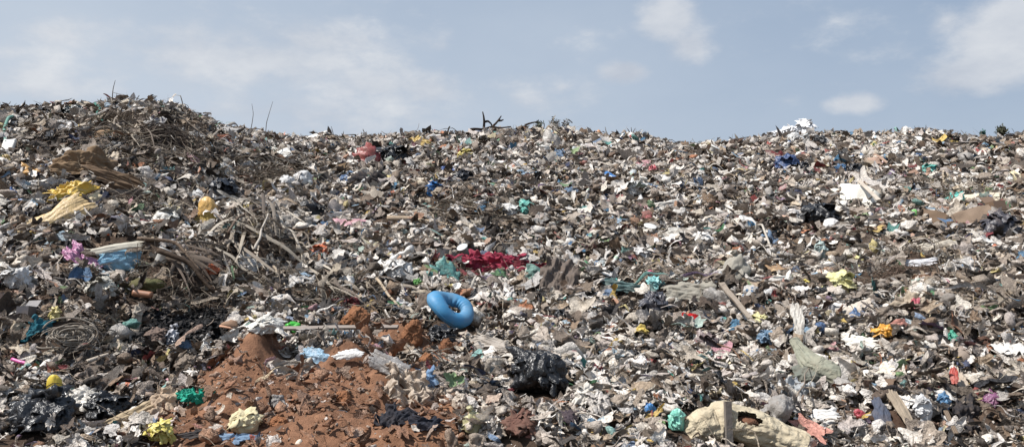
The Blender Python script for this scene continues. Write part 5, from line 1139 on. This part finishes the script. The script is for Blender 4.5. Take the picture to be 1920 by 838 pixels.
DARK = [(150, 9.5, 1.0, .8), (60, 8.8, .8, .6), (250, 8.2, .7, .4), (380, 12.2, .7, .4), (190, 17, 1.5, .6), (300, 17.6, 1.3, .8), (900, 17, .9, .7), (1120, 14.6, .9, .5), (40, 11.2, .8, .5), (330, 9.9, .9, .6), (1750, 6.9, .5, .35), (110, 10.9, .5, .3), (1470, 14.9, .8, .4), (200, 7.7, .8, .35), (980, 12.0, .5, .4), (480, 13.6, .5, .4), (1820, 7.0, .4, .3), (1550, 15.3, .6, .35), (880, 8.8, .2, .2), (60, 7.8, .5, .4)]
WHITE = [(1500, 27.5, 1.6, 1.5), (720, 11.2, .5, .4), (560, 13.8, .9, .6), (1150, 8.2, .6, .6), (620, 9.4, .5, .2), (1330, 13.6, .6, .3), (600, 16.5, 1.5, 1), (1050, 24, 2, 1.5), (1700, 24, 1.6, 1.5), (40, 11, .4, .4), (1560, 8.5, .3, .3)]
def bl(x, y, L, s):
    m = np.zeros_like(x)
    for (px, Y, sx, sy) in L: m = np.maximum(m, np.exp(-((x-(px-960)/F*Y)/sx)**2-((y-Y)/sy)**2))
    return np.clip(m*1.5+.45*n2(x, y, .4, s)*(m > .05), 0, 1)
def scatter(n, kinds, sizes_mult, r, soilkeep, lift=(.0, .13), tilt=.65, fibre_w=None, seed=0, ylim=(5.3, 35.), pw=1.0, colfn=None, minpx=4.5):
    # density over the ground follows the size of the pieces, which only shows near by
    yy = np.linspace(ylim[0], ylim[1], 600); med = .062*(yy/7)**.62; pdf = (1.3*yy+3.8)/med**2*pw; cdf = np.cumsum(pdf); cdf /= cdf[-1]
    y = np.interp(r.uniform(0, 1, n), cdf, yy); x = r.uniform(-1, 1, n)*(.65*y+1.9)
    m0 = .060*(y/7)**.62; s = m0*np.minimum(np.exp(r.normal(0, .45, n)), 2.3)
    keep = r.uniform(0, 1, n) > soil(x, y)*(1-soilkeep)
    keep &= r.uniform(0, 1, n) > ash(x, y)*.93
    keep &= r.uniform(0, 1, n) > bank(x, y)*.4
    for (fx, fy, fr, pr) in FOOT:
        keep &= ~(((x-fx)**2+(y-fy)**2 < fr*fr) & (r.uniform(0, 1, n) < pr))
    x, y, s = x[keep], y[keep], s[keep]; n = len(x)
    z = H(x, y, False); e = .12
    N = np.stack([-(H(x+e, y, False)-z)/e, -(H(x, y+e, False)-z)/e, np.ones(n)], 1); N /= np.linalg.norm(N, axis=1)[:, None]
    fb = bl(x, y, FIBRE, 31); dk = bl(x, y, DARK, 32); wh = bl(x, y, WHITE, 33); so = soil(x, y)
    # kinds
    kn = list(kinds); W = np.array([kinds[k] for k in kn], float)[None, :].repeat(n, 0)
    for i, k in enumerate(kn):
        if k in ('twig', 'leaf', 'strip'): W[:, i] *= 1+fb*(9 if k == 'leaf' else 6 if k == 'twig' else 1.2)
        elif k in ('film', 'wad', 'chip', 'bottle'): W[:, i] *= 1-.72*fb
    ck = (W.cumsum(1)/W.sum(1)[:, None] < r.uniform(0, 1, (n, 1))).sum(1).clip(0, len(kn)-1)
    # colour classes, drifting over the heap
    nz = n2(x, y, 1.3, 41); nq = n2(x, y, .5, 42)
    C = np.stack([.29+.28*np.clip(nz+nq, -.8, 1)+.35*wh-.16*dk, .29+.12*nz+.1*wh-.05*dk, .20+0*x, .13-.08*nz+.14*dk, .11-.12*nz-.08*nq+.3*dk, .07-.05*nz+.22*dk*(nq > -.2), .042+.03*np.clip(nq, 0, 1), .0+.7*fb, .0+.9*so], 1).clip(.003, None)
    C[:, 0] *= 1-.8*fb; C[:, 6] *= 1-.6*fb
    ci = (C.cumsum(1)/C.sum(1)[:, None] < r.uniform(0, 1, (n, 1))).sum(1).clip(0, 8)
    col = np.zeros((n, 3))
    for q in range(9):
        m = ci == q; col[m] = PALA[q][r.randint(0, len(PALA[q]), m.sum())]
    fibk = np.isin(ck, [i for i, k in enumerate(kn) if k in ('twig', 'leaf')])
    stc = PALA[7][r.randint(0, 6, n)]; col = np.where((fibk & ~(ci == 5))[:, None], stc*r.uniform(.6, 1.15, (n, 1)), col)
    col = col*np.exp(r.normal(0, .13, (n, 1)))
    dust = r.uniform(.03, .3, (n, 1)); col = col*(1-dust)+np.array(lin((164, 147, 129)))*dust
    col *= (1-.25*fb)[:, None]
    red = (so*r.uniform(0, .8, n))[:, None]; col = col*(1-red)+np.array(lin((142, 104, 80)))*red
    size = s*np.array([sizes_mult[k] for k in kn])[ck]*np.where(fibk, 1+.5*fb, 1)
    M = rotmats(n, N, tilt, r, 2.6*n2(x, y, 1.4, 61)+1.2*n2(x, y, .5, 62))
    lod = (size*F/y > 30).astype(int)
    P = np.stack([x, y, z], 1)+N*(r.uniform(lift[0], lift[1], n)*np.clip(s/.1, .6, 1.8)-.01)[:, None]
    return kn, ck, lod, P, M, size, col, r
def assemble(name, parts, material, label, smooth=True):
    VV, LL, SS, CC = [], [], [], []; off = 0
    kn, ck, lod, P, M, size, col, r = parts
    for ki, k in enumerate(kn):
        for ld in (0, 1, 2):
            ps = PROT[k, ld]; sel = np.nonzero((ck == ki) & (lod == ld))[0]
            if not len(sel): continue
            which = r.randint(0, len(ps), len(sel))
            for j, (V, l, s) in enumerate(ps):
                ii = sel[which == j]
                if not len(ii): continue
                sc = np.stack([np.ones(len(ii)), r.uniform(.7, 1.2, len(ii)), r.uniform(.7, 1.3, len(ii))], 1)*size[ii][:, None]
                W = np.einsum('nij,nvj->nvi', M[ii], V[None]*sc[:, None, :])+P[ii][:, None]
                nv = len(V); VV.append(W.reshape(-1, 3).astype(np.float32))
                LL.append((l[None]+(off+np.arange(len(ii))*nv)[:, None]).ravel()); SS.append(np.tile(s, len(ii)))
                dirt = 1-.22*np.clip(vn(V*3+j, j+3), 0, 1)
                c = col[ii][:, None, :]*dirt[None, :, None]
                if k in ('film', 'bottle', 'strip') and 'litter' in name:      # printed panels on wrappers
                    has = r.uniform(0, 1, len(ii)) < .08; c2 = PALA[6][r.randint(0, len(PALA[6]), len(ii))]
                    bnd = (V[:, 0]*math.cos(j)+V[:, 1]*math.sin(j)*2 > .06)
                    mm = has[:, None]&bnd[None]; c = np.where(mm[..., None], c2[:, None, :]*.85, c)
                CC.append(c.reshape(-1, 3).astype(np.float32)); off += nv*len(ii)
    V = np.concatenate(VV); me = bpy.data.meshes.new(name)
    L = np.concatenate(LL).astype(np.int32); S = np.concatenate(SS).astype(np.int32)
    me.vertices.add(len(V)); me.vertices.foreach_set('co', V.ravel()); me.loops.add(len(L)); me.loops.foreach_set('vertex_index', L)
    me.polygons.add(len(S)); me.polygons.foreach_set('loop_start', np.concatenate([[0], np.cumsum(S)[:-1]]).astype(np.int32)); me.polygons.foreach_set('loop_total', S)
    me.polygons.foreach_set('use_smooth', np.full(len(S), smooth)); me.update(calc_edges=True)
    C = np.ones((len(V), 4), np.float32); C[:, :3] = np.concatenate(CC)
    a = me.color_attributes.new('col', 'FLOAT_COLOR', 'POINT'); a.data.foreach_set('color', C.ravel())
    me.materials.append(material); o = bpy.data.objects.new(name, me); COL.objects.link(o); tag(o, label, None, None, 'stuff')
    print(name, len(V), len(S)); return o
def litter():
    r = np.random.RandomState(21)
    p = scatter(int(205000*DENS), dict(film=.52, wad=.13, strip=.21, chip=.05, stone=.02, leaf=.06, twig=.03), dict(film=1.45, wad=1.05, strip=2.1, chip=1.0, stone=.6, leaf=2.6, twig=3.2, bottle=1), r, .13)
    assemble('loose_litter', p, attr_mat('litter', .6, .32, .3, 34), 'crumpled scraps of dusty plastic film, paper and rag covering the whole heap')
    r = np.random.RandomState(29)
    p = scatter(12000, dict(film=.7, strip=.3), dict(film=2.15, strip=3.4), r, .1, lift=(.02, .12), tilt=.34, ylim=(5.5, 26))
    kn, ck, lod, P, M, size, col, rr = p; lod[:] = np.where(P[:, 1] < 17, 2, 1)
    assemble('film_litter', (kn, ck, lod, P, M, size, col, rr), attr_mat('film_litter', .55, .32, .3, 30), 'larger matted sheets of dusty plastic film woven through the heap')
    r = np.random.RandomState(22)
    p = scatter(int(52000*DENS), dict(leaf=.5, twig=.35, strip=.15), dict(strip=2.2, leaf=3.0, twig=3.6), r, .1, lift=(.02, .16), tilt=.5)
    # fibre follows the fibre mounds: drop most elsewhere
    kn, ck, lod, P, M, size, col, rr = p
    fb = bl(P[:, 0], P[:, 1], FIBRE, 31); k = rr.uniform(0, 1, len(P)) < .2+.8*fb
    assemble('dry_straw', (kn, ck[k], lod[k], P[k], M[k], size[k], col[k], rr), attr_mat('straw', .85, .15), 'dry palm fibre, straw and thin twigs tangled through the litter')
    r = np.random.RandomState(23)
    p = scatter(int(34000*DENS), dict(stone=.8, chip=.2), dict(stone=.42, chip=.3), r, .8, lift=(0, .03), tilt=.5, ylim=(5.3, 12.))
    assemble('soil_crumbs', p, attr_mat('crumbs', .95, .1), 'small crumbs of soil and grit among the litter')
    # crumbs of charred waste in the hollow
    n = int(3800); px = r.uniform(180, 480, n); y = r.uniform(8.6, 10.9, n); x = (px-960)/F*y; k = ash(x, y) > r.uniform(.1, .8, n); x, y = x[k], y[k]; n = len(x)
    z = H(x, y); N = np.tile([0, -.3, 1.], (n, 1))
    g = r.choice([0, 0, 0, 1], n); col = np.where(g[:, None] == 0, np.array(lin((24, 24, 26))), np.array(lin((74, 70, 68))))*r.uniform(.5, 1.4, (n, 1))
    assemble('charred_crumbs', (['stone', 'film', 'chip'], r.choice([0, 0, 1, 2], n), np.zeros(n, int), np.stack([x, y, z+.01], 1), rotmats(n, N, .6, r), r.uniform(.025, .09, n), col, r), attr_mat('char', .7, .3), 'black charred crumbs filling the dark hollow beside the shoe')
DENS = 1.0
litter()
